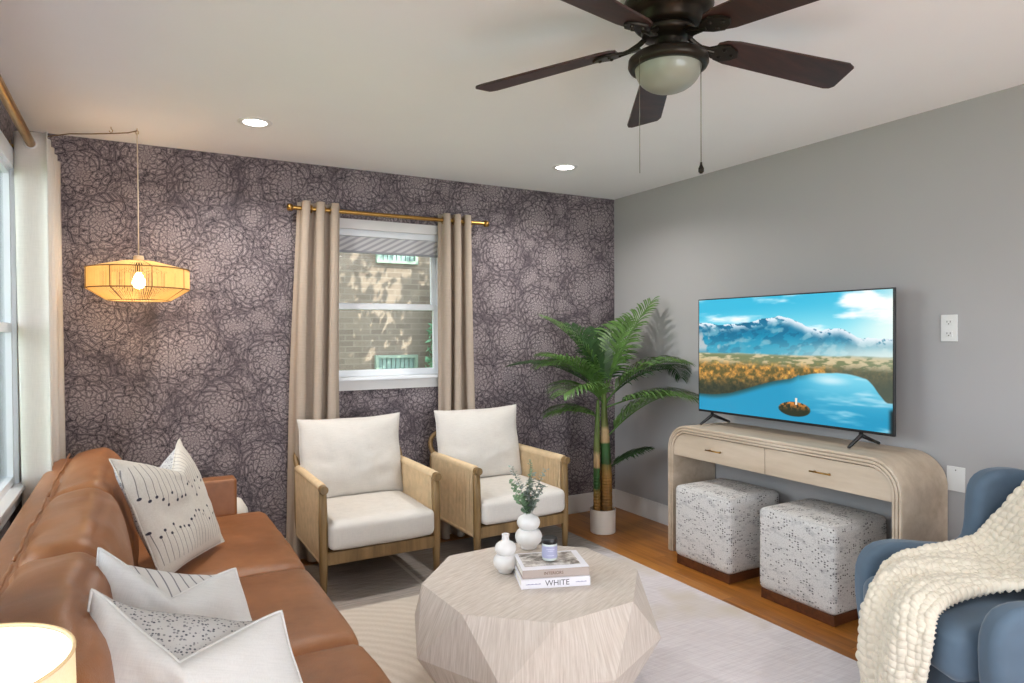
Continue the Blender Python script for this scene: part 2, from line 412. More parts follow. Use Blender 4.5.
# ---------------------------------------------------------------- room shell
def struct(name,bm,mat,parent=None,**k):
    o=mesh_obj(name,bm,mat,parent,**k)
    if parent is None: o['kind']='structure'
    return o
def wall_with_hole(name,mat,axis,pos,thick,a0,a1,z0,z1,holes):
    """axis 0: wall plane x=pos (a=y); axis 1: wall plane y=pos (a=x)."""
    bm=B()
    xs=sorted({a0,a1,*[h[0] for h in holes],*[h[1] for h in holes]}); zs=sorted({z0,z1,*[h[2] for h in holes],*[h[3] for h in holes]})
    for i in range(len(xs)-1):
        for j in range(len(zs)-1):
            cx=(xs[i]+xs[i+1])/2; cz=(zs[j]+zs[j+1])/2
            if any(h[0]<cx<h[1] and h[2]<cz<h[3] for h in holes): continue
            p0,p1=sorted((pos,pos+thick))
            if axis==0: box(bm,p0,p1,xs[i],xs[i+1],zs[j],zs[j+1])
            else: box(bm,xs[i],xs[i+1],p0,p1,zs[j],zs[j+1])
    bmesh.ops.remove_doubles(bm,verts=bm.verts[:],dist=1e-5)
    # drop the internal faces shared by neighbouring cells
    seen={}
    for f in bm.faces[:]:
        k=tuple(sorted(v.index for v in f.verts)) if False else frozenset(v for v in f.verts)
        seen.setdefault(k,[]).append(f)
    bmesh.ops.delete(bm,geom=[f for l in seen.values() if len(l)>1 for f in l],context='FACES')
    return struct(name,bm,mat)
TH=.14
WX0,WX1,WZ0,WZ1=1.09,1.845,1.09,2.075        # rough opening of the rear window
LW=[(-.55,1.05,.72,2.12),(1.75,3.62,.72,2.12)]  # openings in the left wall (y0,y1,z0,z1)
wall_with_hole('wall_back',M['wallpaper'],1,YB,TH,XL-TH,XR+TH,-.02,HC,[(WX0,WX1,WZ0,WZ1)])
wall_with_hole('wall_left',M['wallpaper'],0,XL,-TH,YF,YB,-.02,HC,LW)
wall_with_hole('wall_right',M['graywall'],0,XR,TH,YF,YB,-.02,HC,[])
wall_with_hole('wall_front',M['graywall'],1,YF,-TH,XL-TH,XR+TH,-.02,HC,[(.2,2.6,.0,2.1)])  # unseen opening added behind the camera to let in fill daylight
bm=B(); box(bm,XL-TH,XR+TH,YF-TH,YB+TH,-.06,0); struct('floor',bm,M['floor'])
bm=B(); box(bm,XL-.6,XR+.6,YF-1.6,YB+.55,HC,HC+.08); struct('ceiling',bm,M['ceiling'])  # slab overhang past the walls is added, unseen, to block the sun
# baseboards
def baseboard(name,x0,x1,y0,y1):
    bm=B(); box(bm,x0,x1,y0,y1,0.001,.128); 
    if x1-x0>y1-y0: box(bm,x0,x1,y0+.005,y1,.128,.140)
    else:
        if x0>1: box(bm,x0+.005,x1,y0,y1,.128,.140)
        else: box(bm,x0,x1-.005,y0,y1,.128,.140)
    return struct(name,bm,M['white'])
baseboard('baseboard_back',XL+.016,XR-.016,YB-.016,YB-.001)
baseboard('baseboard_right',XR-.016,XR-.001,YF,YB-.001)
baseboard('baseboard_left',XL+.001,XL+.016,YF,YB-.001)

# glass
def mat_glass():
    t=NT('window_glass'); n=t.n
    tr=n.new('ShaderNodeBsdfTransparent'); gl=n.new('ShaderNodeBsdfGlossy'); gl.inputs['Roughness'].default_value=.02
    tr.inputs[0].default_value=(.93,.96,.96,1)
    fr=n.new('ShaderNodeFresnel'); fr.inputs[0].default_value=1.45
    mx=n.new('ShaderNodeMixShader'); t.l.new(fr.outputs[0],mx.inputs[0]); t.l.new(tr.outputs[0],mx.inputs[1]); t.l.new(gl.outputs[0],mx.inputs[2])
    t.l.new(mx.outputs[0],n['Material Output'].inputs[0]); return t.m
M['glass']=mat_glass()
def mat_shade():
    t=NT('patterned_shade_fabric'); P=t.coord(); x,y,z=t.sep(P)
    a=t.math('FRACT',t.math('MULTIPLY',t.math('ADD',x,t.math('MULTIPLY',z,-1.9)),15))
    s=t.smooth(t.math('ABSOLUTE',t.math('SUBTRACT',a,.5)),.2,.34)
    t.color(t.mix(s,rgb(204,203,204),rgb(166,166,171))); t.b.inputs['Roughness'].default_value=.9
    return t.m
M['shade']=mat_shade()
# rear window (double hung)
win=bpy.data.objects.new('window_1',None); COL.objects.link(win); win['kind']='structure'
bm=B()   # casing on the room side
c0,c1=WX0-.05,WX1+.03
box(bm,c0,WX0+.015,YB-.018,YB-.0005,WZ0-.0,2.115); box(bm,WX1-.015,c1,YB-.018,YB-.0005,WZ0,2.115)
box(bm,c0-.02,c1+.02,YB-.022,YB-.0005,2.055,2.118)
mesh_obj('window_casing',bm,M['white'],win,bevel=.002)
bm=B(); box(bm,c0-.03,c1+.03,YB-.05,YB+.06,1.088,1.108); mesh_obj('window_sill',bm,M['vinyl'],win,bevel=.003)
bm=B(); box(bm,c0,c1,YB-.02,YB-.0005,1.024,1.087); mesh_obj('window_apron',bm,M['white'],win,bevel=.002)
def sash(name,z0,z1,y):
    bm=B(); w=.034; a,b=WX0+.012,WX1-.012
    box(bm,a,a+w,y,y+.03,z0,z1); box(bm,b-w,b,y,y+.03,z0,z1); box(bm,a+w,b-w,y,y+.03,z0,z0+w+.008); box(bm,a+w,b-w,y,y+.03,z1-w,z1)
    o=mesh_obj(name,bm,M['vinyl'],win,bevel=.002)
    bm=B(); box(bm,a+w,b-w,y+.013,y+.017,z0+w+.008,z1-w); mesh_obj('pane',bm,M['glass'],o)
sash('upper_sash',1.545,WZ1-.01,YB+.075); sash('lower_sash',1.108,1.580,YB+.04)
bm=B(); box(bm,WX0,WX0+.012,YB,YB+.13,1.108,WZ1); box(bm,WX1-.012,WX1,YB,YB+.13,1.108,WZ1); box(bm,WX0,WX1,YB,YB+.13,WZ1-.012,WZ1)
mesh_obj('window_jamb',bm,M['vinyl'],win)
# raised shade inside the rear window
sh=thing('roman_blind','grey diagonal-patterned roman shade pulled up at the top of the small window','window shade',(1.467,YB+.02,WZ1-.03))
bm=B(); box(bm,-.355,.355,-.012,.018,-.03,.015); mesh_obj('headrail',bm,M['vinyl'],sh,bevel=.002)
bm=B()
for k in range(3): box(bm,-.35,.35,-.012+.006*k,.0-.002+.006*k,-.125+k*.012,-.032)
mesh_obj('folded_fabric',bm,M['shade'],sh,bevel=.003)
bm=B(); box(bm,-.352,.352,-.016,.008,-.138,-.125); mesh_obj('bottom_bar',bm,basic('shade_bar',rgb(150,152,158),.5),sh,bevel=.002)

# left wall windows
for wi,(y0,y1,z0,z1) in enumerate(LW):
    w=bpy.data.objects.new('window_%d'%(wi+2),None); COL.objects.link(w); w['kind']='structure'
    bm=B()
    box(bm,XL+.0005,XL+.02,y0-.07,y0+.01,z0-.07,z1+.07); box(bm,XL+.0005,XL+.02,y1-.01,y1+.07,z0-.07,z1+.07)
    box(bm,XL+.0005,XL+.02,y0,y1,z1-.01,z1+.07); box(bm,XL+.0005,XL+.02,y0,y1,z0-.07,z0+.01)
    mesh_obj('window_casing',bm,M['vinyl'],w,bevel=.003)
    bm=B(); box(bm,XL-.08,XL+.045,y0-.04,y1+.04,z0,z0+.02); mesh_obj('window_sill',bm,M['vinyl'],w,bevel=.003)
    bm=B(); box(bm,XL-TH+.001,XL+.0,y0,y0+.008,z0,z1); box(bm,XL-TH+.001,XL+.0,y1-.008,y1,z0,z1); box(bm,XL-TH+.001,XL,y0,y1,z1-.008,z1)
    mesh_obj('window_jamb',bm,M['vinyl'],w)
    n=3 if y1-y0>1.7 else 2
    for k in range(n):
        a=y0+(y1-y0)*k/n; b=y0+(y1-y0)*(k+1)/n
        bm=B(); x=XL-.047; f=.035
        box(bm,x,x+.05,a,a+f,z0+.02,z1); box(bm,x,x+.05,b-f,b,z0+.02,z1); box(bm,x,x+.05,a+f,b-f,z0+.02,z0+.02+f); box(bm,x,x+.05,a+f,b-f,z1-f,z1)
        box(bm,x,x+.05,a+f,b-f,(z0+z1)/2-.02,(z0+z1)/2+.02)
        o=mesh_obj('window_frame',bm,M['vinyl'],w,bevel=.002)
        for q0,q1 in ((z0+.02+f,(z0+z1)/2-.02),((z0+z1)/2+.02,z1-f)):
            bm=B(); box(bm,x+.022,x+.027,a+f,b-f,q0,q1); mesh_obj('pane',bm,M['glass'],o)

# ---------------------------------------------------------------- curtains
def curtain(name,label,mat,w0,w1,ztop,nf,amp_top,amp_bot,spread,P,parent_thick=.004,seed=1,zbot=.012,group=None,swing=0):
    """hangs along local a axis from w0 to w1; P(a,d,z)->world"""
    rnd=random.Random(seed); ph=[rnd.uniform(-.35,.35) for _ in range(nf*2+2)]
    root=thing(name,label,'curtain',P(0.5*(w0+w1),0,0),group=group)
    base=Vector(P(0.5*(w0+w1),0,0))
    bm=B(); nu=nf*16+1
    def f(u,v):
        z=ztop+(zbot-ztop)*v
        k=u*nf; amp=amp_top+(amp_bot-amp_top)*v
        c=(w0+w1)/2; half=(w1-w0)/2*(1+spread*v)
        d=amp*math.cos(2*PI*k)*(1+.25*math.sin(k*3+seed)*v)
        a=c+(u*2-1)*half+swing*v+.012*v*math.sin(5*v+k*2.2+seed)+.010*math.sin(4*PI*k)
        return Vector(P(a,d,z))-base
    grid(bm,nu,46,f)
    mesh_obj('panel',bm,mat,root,smooth=True,solid=parent_thick)
    return root,base
def grommet(root,base,pos,axis,mat,r=.024):
    bm=B(); c=Vector(pos)-base; ax=Vector(axis).normalized(); a=ax.orthogonal().normalized(); b=ax.cross(a)
    tube(bm,[c+(a*math.cos(t)+b*math.sin(t))*r for t in [2*PI*k/20 for k in range(20)]],.005,8,closed=True)
    mesh_obj('grommet',bm,mat,root,smooth=True)
YR=4.135
def rod(name,label,p0,p1,r,brackets,finial,wallaxis):
    p0=Vector(p0);p1=Vector(p1); root=thing(name,label,'curtain rod',p0)
    d=(p1-p0)
    bm=B(); tube(bm,[(0,0,0),d],r,16); mesh_obj('pole',bm,M['brass'],root,smooth=False,bevel=0)
    for e,sg in ((Vector((0,0,0)),-1),(d,1)):
        u=d.normalized()*sg
        bm=B(); tube(bm,[e,e+u*.004,e+u*.005,e+u*.028,e+u*.034],[r*1.1,r*1.6,r*1.75,r*1.75,r*1.2],16); mesh_obj('finial',bm,M['brass'],root,smooth=True)
    for s in brackets:
        c=d*s
        bm=B(); w=Vector(wallaxis)
        tube(bm,[c-w*0.0,c+w],[.007,.007],10); tube(bm,[c+w*.97,c+w*1.0],[.024,.024],16)
        mesh_obj('bracket',bm,M['brass'],root)
    return root
rod('curtain_rod','slim brass curtain rod above the small window on the floral wall',(.835,YR,2.143),(2.115,YR,2.143),.0125,(.06,.95),1,(0,YB-YR-.001,0))
P1=lambda a,d,z:(a,YR+d,z)
gm=M['brass']
r,b=curtain('window_curtain','taupe linen curtain panel left of the small window, behind the left chair',M['taupe'],  .868,1.125,2.185,3,.040,.046,.30,P1,seed=3,group=None,swing=-.06,zbot=.016)
for k in range(6): grommet(r,b,(.885+(.233)*(.25+k*.5)/3,YR,2.143),(1,0,.0),gm,.022)
r,b=curtain('window_curtain','taupe linen curtain panel right of the small window, behind the right chair',M['taupe'],1.79,2.02,2.185,3,.042,.05,.22,P1,seed=5,swing=.0,zbot=.016)
for k in range(6): grommet(r,b,(1.79+(.23)*(.25+k*.5)/3,YR,2.143),(1,0,0),gm,.022)
# side window rod and curtain
XRd=XL+.085
rod('curtain_rod','brass curtain rod running along the left wall near the ceiling',(XRd,1.2,2.213),(XRd,4.15,2.213),.018,(.35,.82),1,(-.083,0,0))
P2=lambda a,d,z:(XRd+d,a,z)
r,b=curtain('window_curtain','long off-white curtain gathered beside the left window behind the sofa',M['sheer'],3.50,4.08,2.262,4,.062,.058,.02,P2,seed=9,zbot=.02)
for k in range(8): grommet(r,b,(XRd,3.50+.58*(.25+k*.5)/4,2.213),(0,1,0),basic('grommet_white',rgb(214,212,208),.3,.2) if k==0 else bpy.data.materials['grommet_white'],.022)

# ---------------------------------------------------------------- ceiling lights
M['can_trim']=basic('can_trim',rgb(235,235,235),.4,var=.01)
M['can_glow']=emit('can_lens',(1,.96,.9,1),14)
cans=[(.535,3.533,'recessed ceiling downlight nearer the hanging rattan lamp'),(2.399,3.554,'recessed ceiling downlight nearer the grey wall corner'),
      (.535,-.35,None),(2.399,-.35,None),(.535,-1.9,None),(2.399,-1.9,None)]  # unseen downlights added behind the camera to brighten the room
can0=None
for x,y,l in cans:
    if can0 is None:
        can0=thing('recessed_light',l,'ceiling light',(x,y,HC),group='recessed downlights')
        bm=B(); lathe(bm,[(.055,-.001),(.058,-.006),(.078,-.005),(.081,-.0005)],36); mesh_obj('trim_ring',bm,M['can_trim'],can0,smooth=True)
        bm=B(); lathe(bm,[(0,-.0035),(.055,-.0035)],36); mesh_obj('lens',bm,M['can_glow'],can0)
    else: 
        c=copy_thing(can0,l or 'unseen ceiling downlight added behind the viewpoint for fill',(x,y,HC))

# ---------------------------------------------------------------- ceiling fan
FX,FY=1.490,1.620
fan=thing('ceiling_fan','dark bronze five-blade ceiling fan with a frosted light bowl and pull chains','ceiling fan',(FX,FY,2.318))
bm=B(); lathe(bm,[(0,.121),(.128,.121),(.140,.110),(.142,.095),(.134,.078),(.120,.066),(.108,.060),(.106,.040),(.095,.030),(0,.030)],48); mesh_obj('motor_housing',bm,M['bronze'],fan,smooth=True)
bm=B(); lathe(bm,[(0,.030),(.080,.030),(.086,.020),(.080,.006),(.05,-.004),(.042,-.008),(.042,-.052),(0,-.052)],40); mesh_obj('switch_housing',bm,M['bronze'],fan,smooth=True)
bm=B(); lathe(bm,[(0,-.050),(.05,-.050),(.095,-.053),(.112,-.056),(.1245,-.066),(.126,-.084),(.121,-.094),(.105,-.096),(.102,-.088),(0,-.085)],56); mesh_obj('light_fitter_ring',bm,M['bronze'],fan,smooth=True)
bm=B(); prof=[(.104*math.cos(a)**.9,-.093-.076*math.sin(a)) for a in [k*PI/2/10 for k in range(10)]]+[(0,-.169)]; lathe(bm,prof,48); mesh_obj('light_bowl',bm,M['frost'],fan,smooth=True)
for k in range(5):
    a=math.radians(128.3-72*k)
    Mz=Matrix.Rotation(a,4,'Z')
    Mp=Matrix.Rotation(math.atan(.103),4,'Y')@Matrix.Rotation(math.radians(-12),4,'X')
    bm=B(); r0,r1,w0,w1=.165,.66,.052,.070
    out=[]
    for s in range(9): t=s/8; out.append((r0+.028*(1-math.sin(t*PI))-0*t+.0, -w0+2*w0*t)) if False else None
    top=[(r0,-.030),(r0+.02,-w0+.006),(r0+.06,-w0-.004),(r1-.035,-w1),(r1-.010,-w1+.012),(r1,w1-.022),(r1-.010,w1-.006),(r1-.03,w1),(r0+.06,w0+.004),(r0+.02,w0-.006),(r0,.030)]
    prism(bm,top,-.004,.004,lambda a_,b_,d_:(a_,b_,d_))
    for v in bm.verts: v.co=Mz@(Mp@v.co)
    mesh_obj('blade',bm,M['blade'],fan,bevel=.0015)
    bm=B()
    iron=[(.09,-.014),(.14,-.012),(.165,-.030),(.20,-.040),(.235,-.022),(.25,0),(.235,.022),(.20,.040),(.165,.030),(.14,.012),(.09,.014)]
    prism(bm,iron,-.012,-.0045,lambda a_,b_,d_:(a_,b_,d_))
    for sx,sy in ((.19,-.018),(.19,.018),(.225,0)):
        lathe(bm,[(0,-.018),(.005,-.017),(.006,-.012)],10,(sx,sy,0))
    for v in bm.verts: v.co=Mz@(Mp@v.co)
    tube(bm,[Mz@Vector(p) for p in ((.07,0,.012),(.095,0,-.006),(.125,0,-.020),(.16,0,-.028))],[.009,.009,.008,.007],8)
    mesh_obj('blade_iron',bm,M['bronze'],fan,bevel=.001)
for (x,y,z1,bob) in ((1.356-FX,1.60-FY,-.445,False),(1.53-FX,1.518-FY,-.408,True)):
    # chains leave the ring's rim
    v=Vector((x,y,0)); 
    bm=B(); tube(bm,[(x*.8,y*.8,-.07),(x,y,-.095),(x,y,z1)],.0014 if bob else .0009,6); o=mesh_obj('pull_chain',bm,M['chain'],fan,smooth=True)
    if bob:
        bm=B(); lathe(bm,[(0,0),(.003,-.001),(.004,-.01),(.0085,-.02),(.0085,-.03),(.004,-.036),(0,-.037)],14,(x,y,z1)); mesh_obj('chain_pull',bm,M['bronze'],o,smooth=True)

# ---------------------------------------------------------------- rattan pendant
PX,PY=.025,4.0
PY=3.93
pend=thing('pendant_lamp','drum-shaped rattan pendant lamp glowing warm, hanging by the floral wall','pendant lamp',(PX,PY,1.55))
def strands(bm,ra,za,rb,zb,n,rad,seg=5):
    for k in range(n):
        a=2*PI*k/n+random.uniform(-.004,.004)
        tube(bm,[(ra*math.cos(a),ra*math.sin(a),za),(rb*math.cos(a),rb*math.sin(a),zb)],rad,seg,caps=False)
def mat_twine():
    t=NT('paper_twine'); t.color(t.ramp(t.noise(t.coord(),40,2),[(.3,rgb(222,192,138)),(.7,rgb(240,216,168))])); t.b.inputs['Roughness'].default_value=.8
    tr=t.n.new('ShaderNodeBsdfTranslucent'); tr.inputs[0].default_value=rgb(250,230,184)
    mx=t.n.new('ShaderNodeMixShader'); mx.inputs[0].default_value=.6
    t.l.new(t.b.outputs[0],mx.inputs[1]); t.l.new(tr.outputs[0],mx.inputs[2]); t.l.new(mx.outputs[0],t.n['Material Output'].inputs[0]); return t.m
M['twine']=mat_twine()
M['wire']=basic('brown_wire',rgb(110,84,46),.6)
RB,RM,RT=.142,.232,.075; ZB,ZL,ZU,ZT=.012,.070,.172,.210
bm=B(); strands(bm,RM,ZL,RM,ZU,190,.0024)
o=mesh_obj('twine_band',bm,M['twine'],pend,smooth=True)
bm=B(); strands(bm,RT,ZT,RM,ZU,110,.0022); mesh_obj('twine_top',bm,M['twine'],pend,smooth=True)
bm=B(); strands(bm,RB,ZB,RM,ZL,130,.0024); mesh_obj('twine_bottom',bm,M['twine'],pend,smooth=True)
bm=B()
for R_,z_ in ((RB,ZB),(RM+.003,ZL),(RM+.003,ZU),(RT,ZT)): tube(bm,[(R_*math.cos(2*PI*k/48),R_*math.sin(2*PI*k/48),z_) for k in range(48)],.0028,6,closed=True)
for k in range(8):
    a=2*PI*(k+.3)/8; c,s=math.cos(a),math.sin(a)
    tube(bm,[(RB*c,RB*s,ZB),((RM+.003)*c,(RM+.003)*s,ZL),((RM+.003)*c,(RM+.003)*s,ZU),(RT*c,RT*s,ZT)],.0022,6)
for k in range(2):
    a=PI*k/2+.4; tube(bm,[(RT*math.cos(a),RT*math.sin(a),ZT),(-RT*math.cos(a),-RT*math.sin(a),ZT)],.0022,6)
mesh_obj('wire_frame',bm,M['wire'],pend,smooth=True)
bm=B(); lathe(bm,[(0,.206),(.022,.206),(.024,.212),(.024,.238),(.018,.242),(0,.242)],24); mesh_obj('wooden_cap',bm,M['bead'],pend,smooth=False,bevel=.001)
bm=B(); lathe(bm,[(0,.206),(.017,.206),(.018,.16),(.012,.155),(0,.155)],20); mesh_obj('lamp_socket',bm,M['bronze'],pend,smooth=True)
M['bulb']=emit('glowing_bulb',(1,.83,.55,1),26)
bm=B(); lathe(bm,[(0,.155),(.012,.155),(.015,.145),(.029,.118),(.031,.10),(.024,.082),(.010,.073),(0,.072)],24); mesh_obj('bulb',bm,M['bulb'],pend,smooth=True)
bm=B(); tube(bm,[(0,0,.24),(.001,0,.5),(0,0,HC-1.55-.012)],.0028,8); mesh_obj('cord',bm,basic('cotton_cord',rgb(206,192,170),.8),pend,smooth=True)
bm=B(); z=HC-1.55
pts=[(0,0,z-.012),(-.04,.02,z-.022),(-.10,.045,z-.027),(-.20,.09,z-.032),(-.30,.15,z-.030),(-.395,.235,z-.034),(-.44,.29,z-.040)]
tube(bm,pts,.0030,6); mesh_obj('swag_cord',bm,M['wire'],pend,smooth=True)
for hx,hy in ((0,0),(-.115,.03)):
    bm=B(); tube(bm,[(hx,hy,z),(hx,hy,z-.010),(hx+.007,hy,z-.016),(hx+.006,hy,z-.026),(hx-.004,hy,z-.028),(hx-.009,hy,z-.020)],.0017,6); mesh_obj('ceiling_hook',bm,M['brass'],pend,smooth=True)

# ---------------------------------------------------------------- outlets on the grey wall
def outlet(y0,y1,z0,z1,label,blank=False):
    o=thing('wall_outlet',label,'outlet',(XR-.0005,(y0+y1)/2,(z0+z1)/2)); w=(y1-y0)/2; h=(z1-z0)/2
    bm=B(); box(bm,-.006,0,-w,w,-h,h); mesh_obj('cover_plate',bm,M['outlet'],o,bevel=.002)
    if blank:
        bm=B(); lathe(bm,[(0,.0),(.003,.0)],10); 
        for v in bm.verts: v.co=Vector((-.0068,v.co.x,v.co.y+h*.72))
        mesh_obj('screw',bm,M['slot'],o); return
    for s in (-1,1):
        bm=B(); box(bm,-.0085,-.006,-.017,.017,s*.027-.013,s*.027+.013); r=mesh_obj('receptacle',bm,M['outlet'],o,bevel=.002)
        bm=B(); zc=s*.027
        box(bm,-.0092,-.0086,-.0085,-.006,zc-.001,zc+.007); box(bm,-.0092,-.0086,.006,.0085,zc-.001,zc+.007); box(bm,-.0092,-.0086,-.0025,.0025,zc-.0095,zc-.005)
        mesh_obj('slot',bm,M['slot'],r)
outlet(1.69,1.763,1.335,1.46,'white double electrical outlet on the grey wall right of the television')
outlet(1.655,1.735,.637,.752,'blank white cover plate low on the grey wall beside the console',True)

# ---------------------------------------------------------------- rug
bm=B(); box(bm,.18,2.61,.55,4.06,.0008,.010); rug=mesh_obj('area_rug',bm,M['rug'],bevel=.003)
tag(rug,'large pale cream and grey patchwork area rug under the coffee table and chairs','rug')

# ---------------------------------------------------------------- sofa
SZ=.44
sofa=thing('leather_sofa','three-seat caramel brown leather sofa along the left window wall','sofa',(.1,2.52,0))
def L(x,y,z): return (x-.1,y-2.52,z)
def boxL(bm,x0,x1,y0,y1,z0,z1): box(bm,x0-.1,x1-.1,y0-2.52,y1-2.52,z0,z1)
bm=B(); boxL(bm,-.36,.57,1.26,3.80,.10,.29); mesh_obj('base',bm,M['leather'],sofa,bevel=.025,segs=4)
for (a,b) in ((3.80,3.915),(1.145,1.26)):
    bm=B(); boxL(bm,-.37,.468,a+.002,b,.10,.625); mesh_obj('arm',bm,M['leather'],sofa,bevel=.018,segs=4)
# back frame with a top roll
bm=B()
prof=[(-.375,.10),(-.165,.10),(-.185,.60),(-.20,.775),(-.235,.80),(-.30,.805),(-.345,.79),(-.365,.75)]
prism(bm,prof,1.26,3.80,lambda a,b,d:L(a,d,b)); mesh_obj('backrest',bm,M['leather'],sofa,bevel=.02,segs=3)
seams=[1.262,2.035,2.80,3.798]
for i in range(3):
    a,b=seams[i],seams[i+1]; c=(a+b)/2; h=(b-a)/2-.003
    bm=B(); cushion(bm,.412,h,.078,.040,(.010,.004,.014),16,L(.196,c,.366),wob=.006,seed=i*3.1)
    o=mesh_obj('seat_cushion',bm,M['leather'],sofa,smooth=True)
    bm=B(); 
    pts=[L(.182+.38*math.cos(t) if False else 0,0,0) for t in (0,)]
    bm.free()
    # back cushion: puffy slab leaning backwards with a rolled head
    bm=B(); Mt=Matrix.Translation(Vector(L(-.140,c,.622)))@Matrix.Rotation(math.radians(-11),4,'Y')
    cushion(bm,.100,h+.004,.222,.060,(.035,.0,.014),18,M=Mt,wob=.014,seed=i*5.7+2)
    bc=mesh_obj('back_cushion',bm,M['leather'],sofa,smooth=True)
    # raised stitched welt along the rear top edge
    bm=B(); pts=[]
    for k in range(25):
        t=k/24; y=a+.02+(b-a-.04)*t
        pts.append(L(-.268+.003*math.sin(t*9+i),y,.826+.004*math.sin(t*31)))
    tube(bm,pts,.0045,8); mesh_obj('welt',bm,M['leather'],bc,smooth=True)
for x in (-.32,.44):
    for y in (1.2,3.86): 
        bm=B(); p=L(x,y,0); tube(bm,[(p[0],p[1],.001),(p[0],p[1],.10)],[.016,.024],14); mesh_obj('leg',bm,M['darkwood'],sofa)

# ---------------------------------------------------------------- pillows
def pillow_mesh(W,H,T,chop,chopw,back_frac=.35,n=44,seed=0,fold=.05,sq=0,shear=0,bulge=0):
    """returns bm; front faces material 0, back faces material 1; local x right, z up, -y front"""
    bm=B(); R={}
    def pos(s,t,side):
        ex=(1-.04*(1-abs(t)**3))*(1-sq*max(0,t+.3)/1.3); ez=1-.05*(1-abs(s)**3)
        x=s*W/2*ex+shear*(1-t)*H/2; z=t*H/2*ez
        e=max(0,(1-abs(s)**2.6))*max(0,(1-abs(t)**2.6))
        y=-side*T/2*(e**.55)
        g=max(0.,1-abs(s))**chopw
        if t>-.2:
            k=(t+.2)/1.2
            kf=k**1.6; kb=k**1.5*back_frac+(1-back_frac)*k**24-bulge*k**3*(1-k**14)
            kk=kf if side>0 else kb
            z-=chop*g*kk
            y-=fold*g*(k**1.2 if side>0 else (.1*k+.9*k**12))
        w=noise.noise_vector(Vector((s*1.7+seed,t*1.7,side*3)))*.010
        w2=noise.noise_vector(Vector((s*5+seed,t*5,side*3)))*.004
        f=1 if e>0 else 0
        return Vector((x+w.x,y+(w.y+w2.y)*(e**.3 if e>0 else 0)*1.6,z+w.z*.6))
    for side in (1,-1):
        for i in range(n+1):
            for j in range(n+1):
                s=math.sin(-PI/2+PI*i/n)*.6+(-1+2*i/n)*.4; t=math.sin(-PI/2+PI*j/n)*.6+(-1+2*j/n)*.4
                edge=i in(0,n) or j in(0,n)
                k=(i,j,1 if edge else side)
                if k not in R: R[k]=bm.verts.new(pos(s,t,1 if edge else side))
        for i in range(n):
            for j in range(n):
                ks=[(i,j),(i+1,j),(i+1,j+1),(i,j+1)]
                vs=[R[(a,b,1 if (a in(0,n) or b in(0,n)) else side)] for a,b in ks]
                if side<0: vs=vs[::-1]
                try: f=bm.faces.new(vs); f.material_index=0 if side>0 else 1
                except ValueError: pass
    return bm,R,n
def frame(c,u,w):
    u=Vector(u).normalized(); w=Vector(w); w=(w-u*w.dot(u)).normalized(); n=w.cross(u)   # n = x cross... y axis
    y=w.cross(u)
    m=Matrix(((u.x,y.x,w.x,c[0]),(u.y,y.y,w.y,c[1]),(u.z,y.z,w.z,c[2]),(0,0,0,1))); return m
def pattern_uv(t): 
    x,y,z=t.sep(t.coord()); return x,z
def mat_stems():
    t=NT('pillow_dandelion_print'); x,z=pattern_uv(t)
    base=t.ramp(t.noise(t.coord(),300,1),[(.3,rgb(194,187,176)),(.7,rgb(210,204,195))])
    # a row of stems: columns jittered, heads at varying height
    def row(zlo,zhi,up,off):
        xs=t.math('ADD',t.math('MULTIPLY',x,1/.024),off)
        xs=t.math('ADD',xs,t.math('MULTIPLY',z,3.0*(1 if up else -1)))
        col=t.math('FLOOR',xs); fr=t.math('SUBTRACT',t.math('FRACT',xs),.5)
        wn=t.n.new('ShaderNodeTexWhiteNoise'); wn.noise_dimensions='1D'; t.l.new(t.math('ADD',col,off*3.7),wn.inputs['W'])
        h=t.math('ADD',zhi if up else zlo,t.math('MULTIPLY',t.math('SUBTRACT',wn.outputs[0],.5),.075))
        dx=t.math('MULTIPLY',fr,.024); dz=t.math('SUBTRACT',z,h)
        dd=t.math('SQRT',t.math('ADD',t.math('MULTIPLY',dx,dx),t.math('MULTIPLY',dz,dz)))
        dot=t.smooth(dd,.0068,.0048)
        stem=t.smooth(t.math('ABSOLUTE',dx),.0017,.0008)
        if up: seg=t.math('MULTIPLY',t.math('LESS_THAN',z,h),t.math('GREATER_THAN',z,zlo))
        else: seg=t.math('MULTIPLY',t.math('GREATER_THAN',z,h),t.math('LESS_THAN',z,zhi))
        stem=t.math('MULTIPLY',t.math('MULTIPLY',stem,seg),.7)
        return t.math('MAXIMUM',dot,stem)
    a=row(-.20,-.085,True,.3); b=row(.03,.19,False,.8)
    c=t.mix(t.math('MAXIMUM',a,b),base,rgb(52,50,62))
    t.color(c); t.b.inputs['Roughness'].default_value=.92; t.bump(t.noise(t.coord(),320,1),.2,.001); return t.m
def mat_stripes():
    t=NT('pillow_striped_print'); x,z=pattern_uv(t)
    k=t.math('ADD',t.math('MULTIPLY',x,.9),t.math('MULTIPLY',z,.45)); k=t.math('ADD',k,t.math('MULTIPLY',t.noise(t.coord(),5,1),.02))
    s=t.smooth(t.math('ABSOLUTE',t.math('SUBTRACT',t.math('FRACT',t.math('MULTIPLY',k,1/.023)),.5)),.40,.46)
    t.color(t.mix(s,rgb(200,197,194),rgb(112,110,116))); t.b.inputs['Roughness'].default_value=.92; return t.m
def mat_speckle(lo=(184,182,180)):
    t=NT('pillow_speckled_print'); P=t.coord(); x,z=pattern_uv(t)
    v=t.voro(P,150,'F1','3D',1); c=t.sep(v.outputs['Color'])
    d=t.smooth(v.outputs['Distance'],.46,.32); m=t.math('GREATER_THAN',c[0],.3)
    shade=t.mix(c[1],rgb(58,60,72),rgb(138,136,138))
    t.color(t.mix(t.math('MULTIPLY',d,m),rgb(*lo),shade)); t.b.inputs['Roughness'].default_value=.92; return t.m
